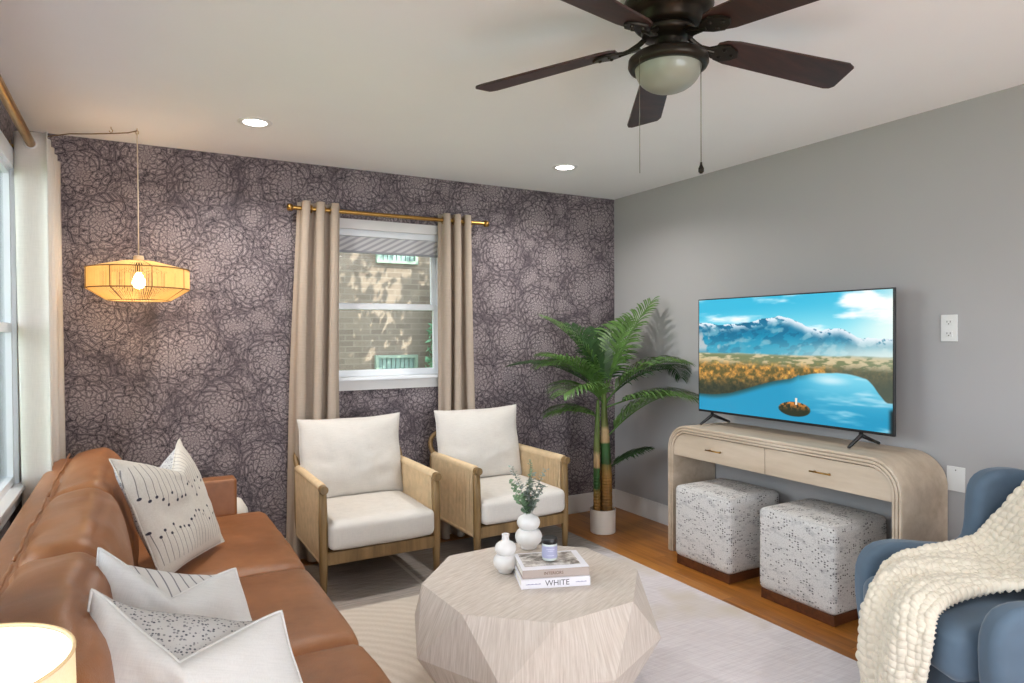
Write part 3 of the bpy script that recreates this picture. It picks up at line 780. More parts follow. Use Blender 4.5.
M['pwhite']=mat_linen('white_pillow_linen',rgb(208,207,205),.03,420)
M['pstem']=mat_stems(); M['pstripe']=mat_stripes(); M['pspeck']=mat_speckle()
def pillow(label,c,u,w,W,H,T,chop,cw,m0,m1,seed,bf=.3,fold=.05,sq=0,piping=None,shear=0,bulge=0):
    root=thing('throw_pillow',label,'pillow',mat=frame(c,u,w),group=None)
    bm,R,n=pillow_mesh(W,H,T,chop,cw,bf,seed=seed,fold=fold,sq=sq,shear=shear,bulge=bulge)
    ring=[(i,0) for i in range(n)]+[(n,j) for j in range(n)]+[(i,n) for i in range(n,0,-1)]+[(0,j) for j in range(n,0,-1)]
    pts=[R[(i,j,1)].co.copy() for i,j in ring]
    body=mesh_obj('cover',bm,[m0,m1],root,smooth=True)
    bm=B(); tube(bm,pts,.0035,6,closed=True); mesh_obj('piping',bm,piping or m0,root,smooth=True)
    return root
def from_ears(tl,tr,w,H):
    tl,tr,w=Vector(tl),Vector(tr),Vector(w); u=(tr-tl).normalized(); w=(w-u*w.dot(u)).normalized()
    return (tl+tr)/2-w*H/2,u,w
c_,u_,w_=(.126,3.028,.702),(.521,.854,-.017),(-.332,.221,.917)
pillow('off-white throw pillow printed with dark dandelion stems near the far sofa arm',c_,u_,w_,.49,.49,.15,.115,1.25,M['pstem'],M['pspeck'],1.3,.62,.05,.0)
c_,u_,w_=from_ears((-.082,1.863,.88),(.232,1.886,.77),(-.03,.30,.95),.42)
pillow('white throw pillow with a striped back showing in its dented top, middle of the three',c_,u_,w_,.46,.42,.21,.085,1.25,M['pwhite'],M['pstripe'],4.1,.0,.10,.30,shear=.38,bulge=.30)
c_,u_,w_=from_ears((-.0765,1.57,.88),(.271,1.54,.77),(-.03,.30,.95),.42)
pillow('white throw pillow with grey speckled back and deep dent, nearest the table lamp',c_,u_,w_,.53,.42,.21,.10,1.2,M['pwhite'],M['pspeck'],7.7,.0,.12,.30,shear=.38,bulge=.22)

# ---------------------------------------------------------------- table lamp and side table (lower left)
LX,LY=-.19,.95
st=thing('side_table','small round dark wooden side table beside the near sofa arm','side table',(LX,.93,0))
bm=B(); lathe(bm,[(0,.50),(.20,.50),(.205,.51),(.205,.522),(.20,.53),(0,.53)],40); mesh_obj('table_top',bm,M['darkwood'],st)
for k in range(3):
    a=2*PI*k/3+.4; bm=B(); tube(bm,[(.15*math.cos(a),.15*math.sin(a),.0),(.11*math.cos(a),.11*math.sin(a),.5)],[.012,.016],12); mesh_obj('leg',bm,M['darkwood'],st)
lamp=thing('table_lamp','lit table lamp with a white drum shade at the near end of the sofa','table lamp',(LX,LY,.531))
bm=B(); lathe(bm,[(0,0),(.05,0),(.052,.008),(.03,.02),(.028,.05),(.048,.10),(.05,.14),(.03,.19),(.012,.21),(.008,.30),(0,.30)],32); mesh_obj('base',bm,M['ceramic'],lamp,smooth=True)
t=NT('lamp_shade_linen'); t.color(rgb(240,232,216)); tr=t.n.new('ShaderNodeBsdfTranslucent'); tr.inputs[0].default_value=rgb(250,236,208)
mx=t.n.new('ShaderNodeMixShader'); mx.inputs[0].default_value=.5; t.l.new(t.b.outputs[0],mx.inputs[1]); t.l.new(tr.outputs[0],mx.inputs[2]); t.l.new(mx.outputs[0],t.n['Material Output'].inputs[0]); t.b.inputs['Roughness'].default_value=.9
t.color(t.ramp(t.noise(t.coord(),300,1),[(.3,rgb(236,228,212)),(.7,rgb(246,240,228))])); M['lampshade']=t.m
SR=.124; st_,sb_=.482,.27
bm=B(); lathe(bm,[(SR+.004,sb_),(SR,st_)],56); mesh_obj('lamp_shade',bm,M['lampshade'],lamp,smooth=True,solid=.0015)
bm=B(); tube(bm,[(SR*math.cos(2*PI*k/56),SR*math.sin(2*PI*k/56),st_) for k in range(56)],.0022,6,closed=True); mesh_obj('shade_rim',bm,basic('shade_rim_top',rgb(226,196,150),.6),lamp,smooth=True)
bm=B(); tube(bm,[((SR+.004)*math.cos(2*PI*k/56),(SR+.004)*math.sin(2*PI*k/56),sb_) for k in range(56)],.0022,6,closed=True)
mesh_obj('shade_rim',bm,basic('shade_rim',rgb(190,150,96),.6),lamp,smooth=True)
M['diffuser']=emit('lamp_diffuser',(1,.92,.76,1),2.6)
bm=B(); lathe(bm,[(0,st_-.006),(SR-.0025,st_-.003),(SR-.0025,st_-.006),(0,st_-.009)],48); mesh_obj('top_diffuser',bm,M['diffuser'],lamp)
bm=B(); lathe(bm,[(0,.26),(.014,.26),(.03,.30),(.03,.33),(.015,.36),(0,.362)],20); mesh_obj('bulb',bm,emit('lamp_bulb',(1,.85,.6,1),12),lamp,smooth=True)

# cream pouf by the back wall
bm=B(); lathe(bm,[(0,.0),(.12,.0),(.155,.03),(.172,.14),(.17,.28),(.155,.38),(.125,.43),(.08,.448),(0,.452)],40)
pf=mesh_obj('floor_pouf',bm,M['boucle'] if False else basic('cream_ribbed_fabric',rgb(224,220,212),.9,var=.05,vs=30,bump=.6,bs=90,bd=.004),smooth=True); pf.location=(.395,4.04,.001)
pf.scale=(1,.95,1.06)
tag(pf,'small rounded cream pouf standing between the sofa arm and the floral wall','pouf')

# ---------------------------------------------------------------- lounge chairs
def make_chair(label,loc,rz):
    root=thing('lounge_chair',label,'armchair',loc,rz,group=None)
    HW=.315; YFp=-.31; YBk=.315; AZ=.583
    for s in (-1,1):
        bm=B(); tube(bm,[(s*HW,YFp,.0115),(s*HW,YFp,.18),(s*HW,YFp,.42),(s*HW,YFp,AZ-.01)],[.0155,.022,.0235,.019],16); mesh_obj('leg',bm,M['oak'],root,smooth=True)
        bm=B(); tube(bm,[(s*HW,YBk+.02,.0115),(s*HW,YBk+.005,.2),(s*HW,YBk-.01,AZ)],[.0135,.019,.017],16); mesh_obj('leg',bm,M['oak'],root,smooth=True)
        bm=B(); tube(bm,[(s*HW,YFp-.034,AZ),(s*HW,YFp+.01,AZ)],.0225,18); mesh_obj('arm_end',bm,M['oak'],root,bevel=.003)
        # arm rail wrapped with rope: many side by side turns
        bm=B(); pts=[];rad=[]
        n=150
        for k in range(n+1):
            y=YFp+.012+(YBk-.04-YFp)*k/n; pts.append((s*HW,y,AZ+.006)); rad.append(.0215+.0016*(k%2))
        tube(bm,pts,rad,14); mesh_obj('rope_wrapped_arm',bm,M['ropewrap'],root,smooth=True)
        bm=B(); tube(bm,[(s*HW,YFp+.01,.205),(s*HW,YBk,.205)],.013,12); mesh_obj('side_rail',bm,M['oak'],root,smooth=True)
        bm=B(); rr=random.Random(5+s)
        n=30
        for k in range(n):
            y=YFp+.030+(YBk-.055-YFp-.02)*k/(n-1)+rr.uniform(-.0012,.0012)
            for q in (-1,1):
                dz=0
                tube(bm,[(s*HW+q*.016,y,AZ-.0),(s*HW+q*(.013+rr.uniform(0,.002)),y+dz,.40),(s*HW+q*.0125,y,.21)],.0060,6,caps=False)
        for q in (1,):
            pts=[];rad=[]
            for k in range(121): pts.append((s*HW,YFp+.022+(YBk-.03-YFp-.02)*k/120,.203)); rad.append(.0175+.0015*(k%2))
            tube(bm,pts,rad,10)
        mesh_obj('rope_side_panel',bm,M['rope'],root,smooth=True)
    bm=B(); box(bm,-HW+.012,HW-.012,YFp-.012,YFp+.014,.185,.252); mesh_obj('front_rail',bm,M['oak'],root,bevel=.006,segs=3)
    bm=B(); box(bm,-HW+.012,HW-.012,YBk-.01,YBk+.014,.19,.25); box(bm,-HW+.012,-HW+.03,YFp+.014,YBk-.01,.195,.245); box(bm,HW-.03,HW-.012,YFp+.014,YBk-.01,.195,.245)
    for k in range(5):
        y=YFp+.08+k*.115; box(bm,-HW+.03,HW-.03,y,y+.05,.225,.237)
    mesh_obj('seat_frame',bm,M['oak'],root,bevel=.003)
    bm=B(); pts=[]
    # bent back rail: rises from each arm, wraps the corner and crosses behind the cushion
    side=[(HW,YBk-.06,AZ+.0),(HW+.008,YBk-.02,AZ+.030),(HW+.008,YBk+.012,AZ+.072),(HW-.012,YBk+.032,AZ+.112),(HW-.055,YBk+.042,AZ+.14),(HW-.12,YBk+.045,AZ+.150)]
    pts=[(-x,y,z) for x,y,z in side]+[(0,YBk+.045,AZ+.152)]+side[::-1]
    from mathutils import geometry
    tube(bm,pts,.0165,14); mesh_obj('back_rail',bm,M['oak'],root,smooth=True,subsurf=1)
    bm=B()
    for k in range(7): x=-.21+.07*k; tube(bm,[(x,YBk+.0,.25),(x,YBk+.03,.5),(x,YBk+.045,AZ+.145)],.006,8)
    mesh_obj('back_spindles',bm,M['oak'],root,smooth=True)
    # cushions
    bm=B(); cushion(bm,.293,.327,.074,.036,(.002,.003,.014),16,(0,-.035,.338),wob=.003,seed=2)
    sc=mesh_obj('seat_cushion',bm,M['cream'],root,smooth=True)
    bm2,R,n=pillow_mesh(.63,.49,.17,.006,.6,.9,40,seed=3.3,fold=0)
    ring=[(i,0) for i in range(n)]+[(n,j) for j in range(n)]+[(i,n) for i in range(n,0,-1)]+[(0,j) for j in range(n,0,-1)]
    rp=[R[(i,j,1)].co.copy() for i,j in ring]
    Mt=Matrix.Translation((-.012,.215,.644))@Matrix.Rotation(math.radians(-9),4,'X')
    for v in bm2.verts: v.co=Mt@v.co
    bc=mesh_obj('back_cushion',bm2,[M['cream'],M['cream']],root,smooth=True)
    bm=B(); tube(bm,[Mt@p for p in rp],.0028,6,closed=True); mesh_obj('piping',bm,M['cream'],bc,smooth=True)
    return root
ch=make_chair('cream-cushioned oak and rope lounge chair beside the sofa, the left one',(1.155,3.795,0),0)
copy_thing(ch,'cream-cushioned oak and rope lounge chair beside the potted palm, the right one',(2.035,3.815,0),math.radians(2))

# ---------------------------------------------------------------- coffee table
TX,TY,TZ=1.35,2.24,.43
ct=thing('coffee_table','faceted whitewashed wood drum coffee table in the middle of the rug','coffee table',(TX,TY,.0115))
bm=B(); o_=math.radians(25)
top=[bm.verts.new((.43*math.cos(o_+k*PI/4),.43*math.sin(o_+k*PI/4),TZ-.0115)) for k in range(8)]
mid=[bm.verts.new((.492*math.cos(o_+(k+.5)*PI/4),.492*math.sin(o_+(k+.5)*PI/4),.225)) for k in range(8)]
bot=[bm.verts.new((.36*math.cos(o_+k*PI/4),.36*math.sin(o_+k*PI/4),0)) for k in range(8)]
bm.faces.new(top); bm.faces.new(bot[::-1])
for k in range(8):
    n_=(k+1)%8
    bm.faces.new((top[k],mid[k],top[n_])); bm.faces.new((top[n_],mid[k],mid[n_]))
    bm.faces.new((bot[k],bot[n_],mid[k])); bm.faces.new((bot[n_],mid[n_],mid[k]))
mesh_obj('faceted_body',bm,M['table'],ct)

# books
def book(name,label,loc,rz,w,d,h,cover,pages,spine_text=None):
    root=thing(name,label,'book',loc,rz)
    bm=B(); t_=.003
    box(bm,-w/2,w/2,-d/2,d/2,0,t_); box(bm,-w/2,w/2,-d/2,d/2,h-t_,h); box(bm,-w/2,w/2,-d/2,-d/2+t_,t_,h-t_)
    mesh_obj('cover',bm,cover,root,bevel=.0012)
    bm=B(); box(bm,-w/2+.004,w/2-.004,-d/2+t_,d/2-.005,t_,h-t_); mesh_obj('pages',bm,pages,root)
    return root
M['pages']=basic('book_pages',rgb(232,228,220),.8); M['bwhite']=basic('white_book_cover',rgb(232,230,236),.4,var=.01)
M['bgrey']=basic('grey_book_spine',rgb(178,164,156),.5,var=.02)
M['ink']=basic('dark_ink',rgb(84,80,88),.6); M['inkb']=basic('brown_ink',rgb(104,76,62),.6); M['inkl']=basic('pale_ink',rgb(160,158,186),.6)
BR=math.radians(-20.5)
bx,by=1.402,2.190
b1=book('coffee_table_book','white book with WHITE on its spine, lower of the two on the coffee table',(bx,by,TZ+.0006),BR,.265,.20,.036,M['bwhite'],M['pages'])
b2=book('coffee_table_book','pale grey-spined book with a photo cover, on top of the white book',(bx+.003,by+.004,TZ+.0372),BR+.01,.258,.195,.032,M['bgrey'],M['pages'])
Ms=Matrix.Rotation(PI/2,4,'X')
join_text('spine_title','WHITE',.030,Matrix.Translation((.005,-.1003,.018))@Ms,M['ink'],b1,sx=1.0)
join_text('spine_author','INTERIORS',.0085,Matrix.Translation((-.088,-.1003,.018))@Ms,M['inkl'],b1) if False else None
for xs in ([-.115,-.108,-.101,-.094,-.087,-.080,-.073,-.066],[.075,.082,.089,.096,.103,.11]):
    bm=B()
    for k,x in enumerate(xs): box(bm,x,x+.0071,-.1004,-.1001,.0160,.0182+.0012*(k%2))
    mesh_obj('spine_small_print',bm,M['inkl'],b1)
join_text('spine_title','INTERIORS',.0155,Matrix.Translation((-.01,-.0979,.0165))@Ms,M['inkb'],b2)
# cover photograph on the upper book
t=NT('book_cover_photo'); P=t.coord(); v=t.voro(t.mapping(P,(1,2,1)),26,'F1','2D',1); n_=t.noise(P,22,4,.7)
t.color(t.ramp(t.math('ADD',t.math('MULTIPLY',n_,.8),t.math('MULTIPLY',t.sep(v.outputs['Color'])[0],.25)),[(.38,rgb(92,82,76)),(.5,rgb(170,160,152)),(.62,rgb(216,210,204)),(.8,rgb(228,224,220))]))
t.b.inputs['Roughness'].default_value=.35
bm=B(); box(bm,-.129,.129,-.0975,.0975,.0321,.0326); mesh_obj('cover_board',bm,M['bwhite'],b2)
bm=B(); box(bm,-.114,.104,-.062,.086,.0327,.0330); mesh_obj('cover_photo',bm,t.m,b2)
# candle
cx_,cy_=1.405,2.200
cn=thing('jar_candle','small candle jar with black lid and lavender label on the books','candle',(cx_,cy_,TZ+.0372+.0336))
bm=B(); lathe(bm,[(0,0),(.026,0),(.0295,.003),(.0300,.008),(.0300,.060),(.027,.065),(0,.065)],36); mesh_obj('jar',bm,basic('pale_glass_jar',rgb(206,214,210),.15,var=.02,coat=.5),cn,smooth=False,bevel=.001)
bm=B(); lathe(bm,[(0,.0655),(.0305,.0655),(.0315,.068),(.0315,.082),(.029,.0865),(0,.088)],36); mesh_obj('lid',bm,M['black'],cn,smooth=False,bevel=.001)
bm=B(); lathe(bm,[(.0304,.012),(.0304,.058)],36); mesh_obj('label',bm,basic('lavender_label',rgb(168,170,200),.6,var=.03),cn,smooth=True)
bm=B()
for z_,a0,a1 in ((.046,-2.55,-1.45),(.0395,-2.35,-1.65),(.022,-2.5,-1.5)):
    for k in range(10):
        a=a0+(a1-a0)*k/10; b=a+(a1-a0)/14; r_=.0307
        vs=[bm.verts.new((r_*math.cos(q),r_*math.sin(q),zz)) for q,zz in ((a,z_),(b,z_),(b,z_+.0022),(a,z_+.0022))]; bm.faces.new(vs)
mesh_obj('label_print',bm,basic('label_print',rgb(222,222,236),.6),cn)
# gourd vases
def vase(label,x,y,sc,cap=1.0,opening=.012):
    root=thing('bubble_vase',label,'vase',(x,y,TZ+.0008)); R1,R2=.049*sc,.041*sc
    prof=[(0,0),(.024*sc,0),(.030*sc,.003),(.031*sc,.010)]
    for k in range(1,12): a=-PI/2+.55+(PI-.95)*k/12; prof.append((.016*sc+.034*sc*math.cos(a),.043*sc+.034*sc*math.sin(a)))
    for k in range(0,13): a=-PI/2+.50+(PI-.85)*k/12; prof.append((.012*sc+.031*sc*math.cos(a),.096*sc+.028*sc*math.sin(a)))
    prof+=[(.016*sc,.126*sc),(.0145*sc,.132*sc),(.0145*sc,.150*sc*cap),(.0160*sc,.153*sc*cap),(.0125*sc,.153*sc*cap),(.011*sc,.146*sc*cap),(.011*sc,.12*sc),(0,.118*sc)]
    bm=B(); lathe(bm,prof,40); mesh_obj('body',bm,M['ceramic'],root,smooth=True)
    return root
vase('empty white double-bulb ceramic vase, left of the stacked books',1.283,2.335,1.0)
vase('white double-bulb ceramic vase holding eucalyptus behind the stacked books',1.515,2.545,1.2,.85)
# wooden chain links
lk=thing('wooden_chain','pale wooden chain links draped between the white vases and the books','ornament',(1.375,2.385,TZ))
for i,(x,y,z,ax,tilt) in enumerate(((-.035,-.035,.030,(.3,.8,.5),.2),(.0,.0,.022,(.1,.3,1),.5),(.045,.012,.016,(.2,.2,1),.4))):
    A=Vector(ax).normalized(); u=A.orthogonal().normalized(); w=A.cross(u); bm=B()
    tube(bm,[Vector((x,y,z))+u*(.027*math.cos(2*PI*k/28))+w*(.019*math.sin(2*PI*k/28)) for k in range(28)],.0068,10,closed=True); mesh_obj('link',bm,M['bead'],lk,smooth=True)
# eucalyptus sprigs
rnd=random.Random(21)
sprigs=[(-.095,-.02,.20),(-.055,.03,.235),(-.02,-.015,.15),(.03,.03,.255),(.085,.01,.215),(.06,-.02,.16),(-.075,-.03,.135),(.01,.0,.19),(.045,.04,.20)]
names=['longest, leaning far left','tall, second from the left','short, in the middle front','tallest, upright in the middle','long, leaning right','short, leaning right','low, leaning left','upright, centre','tall, right of centre']
for i,(dx,dy,hh) in enumerate(sprigs):
    root=thing('eucalyptus_sprig','grey-green eucalyptus sprig in the white vase, '+names[i],'plant',(1.515,2.545,TZ+.145),group='eucalyptus sprigs in the vase')
    P=[]; 
    for k in range(14):
        t_=k/13; P.append(Vector((dx*(t_**1.4)*1.15,dy*t_**1.3*1.2,-.02+1.12*hh*t_-.03*t_*t_)))
    # narrow neck
    bm=B(); tube(bm,P,[.0016-.0009*k/13 for k in range(14)],6); mesh_obj('stem',bm,M['stem'],root,smooth=True)
    bm=B()
    for k in range(3,28):
        t_=k/27.0
        if t_<.2: continue
        f=t_*13; j=min(12,int(f)); p=P[j].lerp(P[j+1],f-j); d=(P[j+1]-P[j]).normalized()
        for s in (0,1):
            a=rnd.uniform(0,2*PI) ; o=Vector((math.cos(a+PI*s),math.sin(a+PI*s),rnd.uniform(.0,.7))).normalized()
            Lr=.0125*(1.15-.5*t_)*rnd.uniform(.75,1.15); Wd=Lr*.72; n_=o.cross(d).normalized(); 
            c=p+o*.002; nn=o.cross(n_)
            ring=[c+o*(Lr*(1-math.cos(q)))+n_*(Wd*math.sin(q)*(1-.15*math.cos(q)))+nn*(.0015*math.sin(q*2)) for q in [2*PI*m/9 for m in range(9)]]
            cen=bm.verts.new(c+o*Lr+nn*.0018); rv=[bm.verts.new(q) for q in ring]
            for m in range(9): bm.faces.new((cen,rv[m],rv[(m+1)%9]))
    mesh_obj('leaves',bm,M['eucalyptus'] if i%3 else M['euc2'],root,smooth=True)

# ---------------------------------------------------------------- console table
CX0,CX1,CY0,CY1,CZ=2.95,3.322,1.728,3.22,.806
con=thing('console_table','whitewashed wood waterfall console table with two drawers under the television','console table',(3.14,2.4775,0))
def arch_outline(y0,y1,z1,r,n=12):
    pts=[(y0,0.001)]
    for k in range(n+1): a=PI-PI/2*k/n; pts.append((y0+r+r*math.cos(a),z1-r+r*math.sin(a)))
    for k in range(n+1): a=PI/2-PI/2*k/n; pts.append((y1-r+r*math.cos(a),z1-r+r*math.sin(a)))
    pts.append((y1,0.001)); return pts
def arch(bm,x0,x1,off0,off1,n=14):
    o=arch_outline(CY0+off0,CY1-off0,CZ-off0,.155-off0,n); i_=arch_outline(CY0+off1,CY1-off1,CZ-off1,.155-off1,n)
    C_=Vector((3.14,2.4775,0)); N=len(o)
    V=[[bm.verts.new(Vector((x,a,b))-C_) for a,b in ol] for x,ol in ((x0,o),(x0,i_),(x1,i_),(x1,o))]
    for k in range(N-1):
        for q in range(4): bm.faces.new((V[q][k],V[q][k+1],V[(q+1)%4][k+1],V[(q+1)%4][k]))
    bm.faces.new([V[q][0] for q in range(4)]); bm.faces.new([V[q][N-1] for q in range(4)][::-1])
bm=B(); arch(bm,CX0+.010,CX1,.0,.046); mesh_obj('waterfall_frame',bm,M['console'],con,bevel=.002)
bm=B(); arch(bm,CX0,CX0+.012,.001,.0135); arch(bm,CX0-.002,CX0+.012,.0165,.0295); arch(bm,CX0,CX0+.012,.0325,.045)
mesh_obj('ridged_edge',bm,M['console'],con,bevel=.0035,segs=3)
# drawer case and drawers
bm=B(); 
def rbox(bm,x0,x1,y0,y1,z0,z1): box(bm,x0-3.14,x1-3.14,y0-2.4775,y1-2.4775,z0,z1)
rbox(bm,CX0+.035,CX1-.01,CY0+.047,CY1-.047,.618,.628)
mesh_obj('drawer_case',bm,M['console'],con)
ymid=2.473
def drawer(y0,y1,rl,rr_):
    n=10; z0,z1=.615,CZ-.049; out=[]
    r=.105
    out.append((y0,z0))
    if rl:
        for k in range(n+1): a=PI-PI/2*k/n; out.append((y0+r+r*math.cos(a),z1-r+r*math.sin(a)))
    else: out.append((y0,z1))
    if rr_:
        for k in range(n+1): a=PI/2-PI/2*k/n; out.append((y1-r+r*math.cos(a),z1-r+r*math.sin(a)))
    else: out.append((y1,z1))
    out.append((y1,z0))
    bm=B(); prism(bm,out,CX0+.007,CX0+.30,lambda a,b,d:(d-3.14,a-2.4775,b)); d=mesh_obj('drawer',bm,M['console'],con,bevel=.002)
    bm=B(); yc=(y0+y1)/2-2.4775+(.02 if rr_ else -.02)*0; zc=.688; x=CX0+.007-3.14
    tube(bm,[(x-.024,yc-.058,zc),(x-.024,yc+.058,zc)],.0042,10)
    for s in (-1,1): tube(bm,[(x+.0,yc+s*.040,zc),(x-.024,yc+s*.040,zc)],.0035,8)
    mesh_obj('drawer_pull',bm,M['brass'],d,smooth=True)
drawer(CY0+.048,ymid-.002,True,False); drawer(ymid+.002,CY1-.048,False,True)

# ---------------------------------------------------------------- ottomans
def ottoman(label,x0,x1,y0,y1,z1,first=None):
    root=thing('cube_ottoman',label,'ottoman',((x0+x1)/2,(y0+y1)/2,0),group=None); hx,hy=(x1-x0)/2,(y1-y0)/2
    bm=B(); cushion(bm,hx,hy,(z1-.05)/2,.028,(.006,.006,.010),18,(0,0,.05+(z1-.05)/2)); mesh_obj('upholstered_body',bm,M['boucle'],root,smooth=True)
    bm=B(); box(bm,-hx+.012,hx-.012,-hy+.012,hy-.012,.0005,.052); mesh_obj('plinth',bm,M['darkwood'],root,bevel=.002)
    return root
ottoman('grey-white printed cube ottoman under the console, nearer the palm',2.815,3.235,2.59,3.02,.470)
ottoman('grey-white printed cube ottoman under the console, nearer the blue armchair',2.825,3.245,1.965,2.408,.472)

# ---------------------------------------------------------------- television
TVX=3.13; TY0,TY1,TZ0,TZ1=1.866,3.132,.883,1.592
tv=thing('television','flat screen television showing a mountain lake, standing on the console table','television',(TVX,(TY0+TY1)/2,CZ))
oy=(TY0+TY1)/2
bm=B(); box(bm,0,.012,TY0-oy,TY1-oy,TZ0-CZ,TZ1-CZ); box(bm,.012,.045,TY0+.06-oy,TY1-.06-oy,TZ0+.02-CZ,TZ1-.2-CZ)
mesh_obj('casing',bm,M['black'],tv,bevel=.003)
def fbm2(x,y,oct=4,seed=0,gain=.5):
    rs=np.random.RandomState(seed); T=rs.rand(256,256); out=np.zeros_like(x); a=1.;s=0
    for o in range(oct):
        xi=np.floor(x).astype(int);yi=np.floor(y).astype(int);fx=x-xi;fy=y-yi; fx=fx*fx*(3-2*fx);fy=fy*fy*(3-2*fy)
        g=lambda i,j:T[(xi+i)%256,(yi+j)%256]
        out+=a*((g(0,0)*(1-fx)+g(1,0)*fx)*(1-fy)+(g(0,1)*(1-fx)+g(1,1)*fx)*fy); s+=a; a*=gain; x=x*2.03+17;y=y*2.03+31
    return out/s
def screen_colors(U,V):
    """U 0..1 left to right, V 0..1 bottom to top -> sRGB 0..1"""
    def L3(*c): return np.array(c,float)/255
    def mixc(a,b,t): t=np.clip(t,0,1)[...,None]; return a*(1-t)+b*t
    def ss(a,b,x): t=np.clip((x-a)/(b-a),0,1); return t*t*(3-2*t)
    y=1-V; x=U*.755/((1-U)+.755*U)
    sky=mixc(L3(58,180,214)*np.ones(x.shape+(3,)),L3(150,222,234),ss(.02,.36,y)+.35*(x-.5))
    cl=fbm2(x*5+3,y*11,5,1)+.20*ss(.55,.9,x)*(1-ss(.0,.14,np.abs(y-.08)))
    sky=mixc(sky,L3(240,246,250),ss(.55,.85,cl))
    sky=mixc(sky,L3(246,246,236),ss(.70,1.05,x+.3*(y-.2))*.75)
    img=sky
    n1=fbm2(x*9,y*0+2,5,2)
    pk=lambda c,h,w: h*np.maximum(0,1-np.abs(x-c)/w)
    ridge=.255-.03*(1-x)-np.maximum.reduce([pk(.41,.075,.22),pk(.54,.03,.10),pk(.25,.03,.2),pk(.02,.02,.2),pk(.73,.035,.10),pk(.92,.01,.04)])-(n1-.5)*.055+ss(.42,.62,x)*.055+ss(.75,.9,x)*.045
    m=y>ridge
    d=y-ridge
    tex=fbm2(x*16+y*9,y*15-x*5,5,3)
    mt=mixc(L3(28,110,146)*np.ones(x.shape+(3,)),L3(22,140,176),ss(.0,.2,d))
    mt=mixc(mt,L3(16,92,128),ss(.52,.44,fbm2(x*24+y*16,y*22-x*8,4,13))*.55); mt=mixc(mt,L3(120,176,194),ss(.54,.70,tex)*.75)
    mt=mixc(mt,L3(170,180,186),ss(.58,.70,fbm2(x*18,y*7,4,4))*ss(.30,.0,x)*ss(.24,.34,y)*ss(.50,.42,y))
    snow=ss(.085,.0,d)*ss(.44,.56,fbm2(x*46-y*20,y*40,4,5)+.18*ss(.36,.5,x)*(1-ss(.62,.95,x)*.2))
    mt=mixc(mt,L3(236,240,246),snow*.95)
    mist=ss(.30,.47,y)*(.25+.75*ss(.25,1.0,x)); mt=mixc(mt,L3(206,224,222),mist)
    img=np.where(m[...,None],mt,img)
    # plain and forest
    ft=fbm2(x*60,y*34,5,6,.62); fl=fbm2(x*26,y*60,4,7)
    fz=.475+.012*(fbm2(x*14,y*0,3,8)-.5)
    pl=mixc(L3(206,188,150)*np.ones(x.shape+(3,)),L3(120,128,92),ss(.4,.6,fl)); pl=mixc(pl,L3(170,186,176),ss(.5,.47,y)*.5+.2*ss(.7,1,x))
    fo=mixc(L3(96,88,50)*np.ones(x.shape+(3,)),L3(206,146,72),ss(.32,.70,ft)); fo=mixc(fo,L3(238,190,88),ss(.62,.8,ft))
    fo=mixc(fo,L3(30,44,40),ss(.66,.80,y+.1*x)*.8); fo=mixc(fo,L3(84,92,80),ss(.6,.75,x)*.8)
    ground=mixc(pl,fo,ss(.52,.60,y+.03*(ft-.5)))
    img=mixc(img,ground,ss(fz-.008,fz+.008,y))
    # lake
    nb=(fbm2(x*9,y*9,3,9)-.5)*.035
    shore=.85-.185*ss(.05,.50,x)-.10*ss(.46,.60,x)+.0*x
    shore=np.where(x>.52,.635-.035*np.sin(np.clip((x-.52)/.36,0,1)*PI)+.16*ss(.86,.98,x)**1.0,shore)
    lk_=ss(-.004,.006,y+nb*.5-shore)
    w=mixc(L3(34,146,186)*np.ones(x.shape+(3,)),L3(120,204,226),ss(.95,.6,y)*ss(.4,.7,x)); w=mixc(w,L3(190,226,238),ss(.52,.8,fbm2(x*4,y*16,4,10))*ss(.45,.8,x)*.8)
    w=mixc(w,L3(226,240,244),ss(.11,.0,np.hypot((x-.68)*.8,(y-.66)*2.2))*.7)
    w=mixc(w,L3(34,66,62),ss(.055,.0,y-shore)*.75*ss(.66,.4,x))
    img=mixc(img,w,lk_)
    # island
    isl=np.hypot((x-.495)/.082,(y-.905)/.058); img=mixc(img,mixc(L3(40,46,30)*np.ones(x.shape+(3,)),L3(214,132,56),ss(.42,.62,fbm2(x*90,y*70,3,11))*ss(.93,.85,y)),ss(1.05,.95,isl))
    img=mixc(img,L3(236,226,206),((np.abs(x-.503)<.005)&(y>.815)&(y<.87)).astype(float))
    img=mixc(img,L3(24,40,44),ss(.03,.0,1-x+0*y)*ss(.82,.86,y))
    return np.clip(img,0,1)
nx_,ny_=400,225
u=np.linspace(0,1,nx_+1); v=np.linspace(0,1,ny_+1); UU,VV=np.meshgrid(u,v)
sw0,sw1,sz0,sz1=TY0+.010,TY1-.008,TZ0+.014,TZ1-.007
co=np.zeros(((nx_+1)*(ny_+1),3)); co[:,0]=-.0008; co[:,1]=(sw1+(sw0-sw1)*UU).ravel()-oy; co[:,2]=(sz0+(sz1-sz0)*VV).ravel()-CZ
idx=np.arange((nx_+1)*(ny_+1)).reshape(ny_+1,nx_+1)
fc=np.stack([idx[:-1,:-1].ravel(),idx[:-1,1:].ravel(),idx[1:,1:].ravel(),idx[1:,:-1].ravel()],1)
me=bpy.data.meshes.new('screen'); me.vertices.add(len(co)); me.vertices.foreach_set('co',co.ravel())
me.loops.add(fc.size); me.loops.foreach_set('vertex_index',fc.ravel().astype(np.int32)); me.polygons.add(len(fc)); me.polygons.foreach_set('loop_start',(np.arange(len(fc))*4).astype(np.int32)); me.polygons.foreach_set('loop_total',np.full(len(fc),4,dtype=np.int32))
me.update(calc_edges=True)
ca=me.color_attributes.new('picture','FLOAT_COLOR','POINT'); cc=screen_colors(UU,VV).reshape(-1,3)
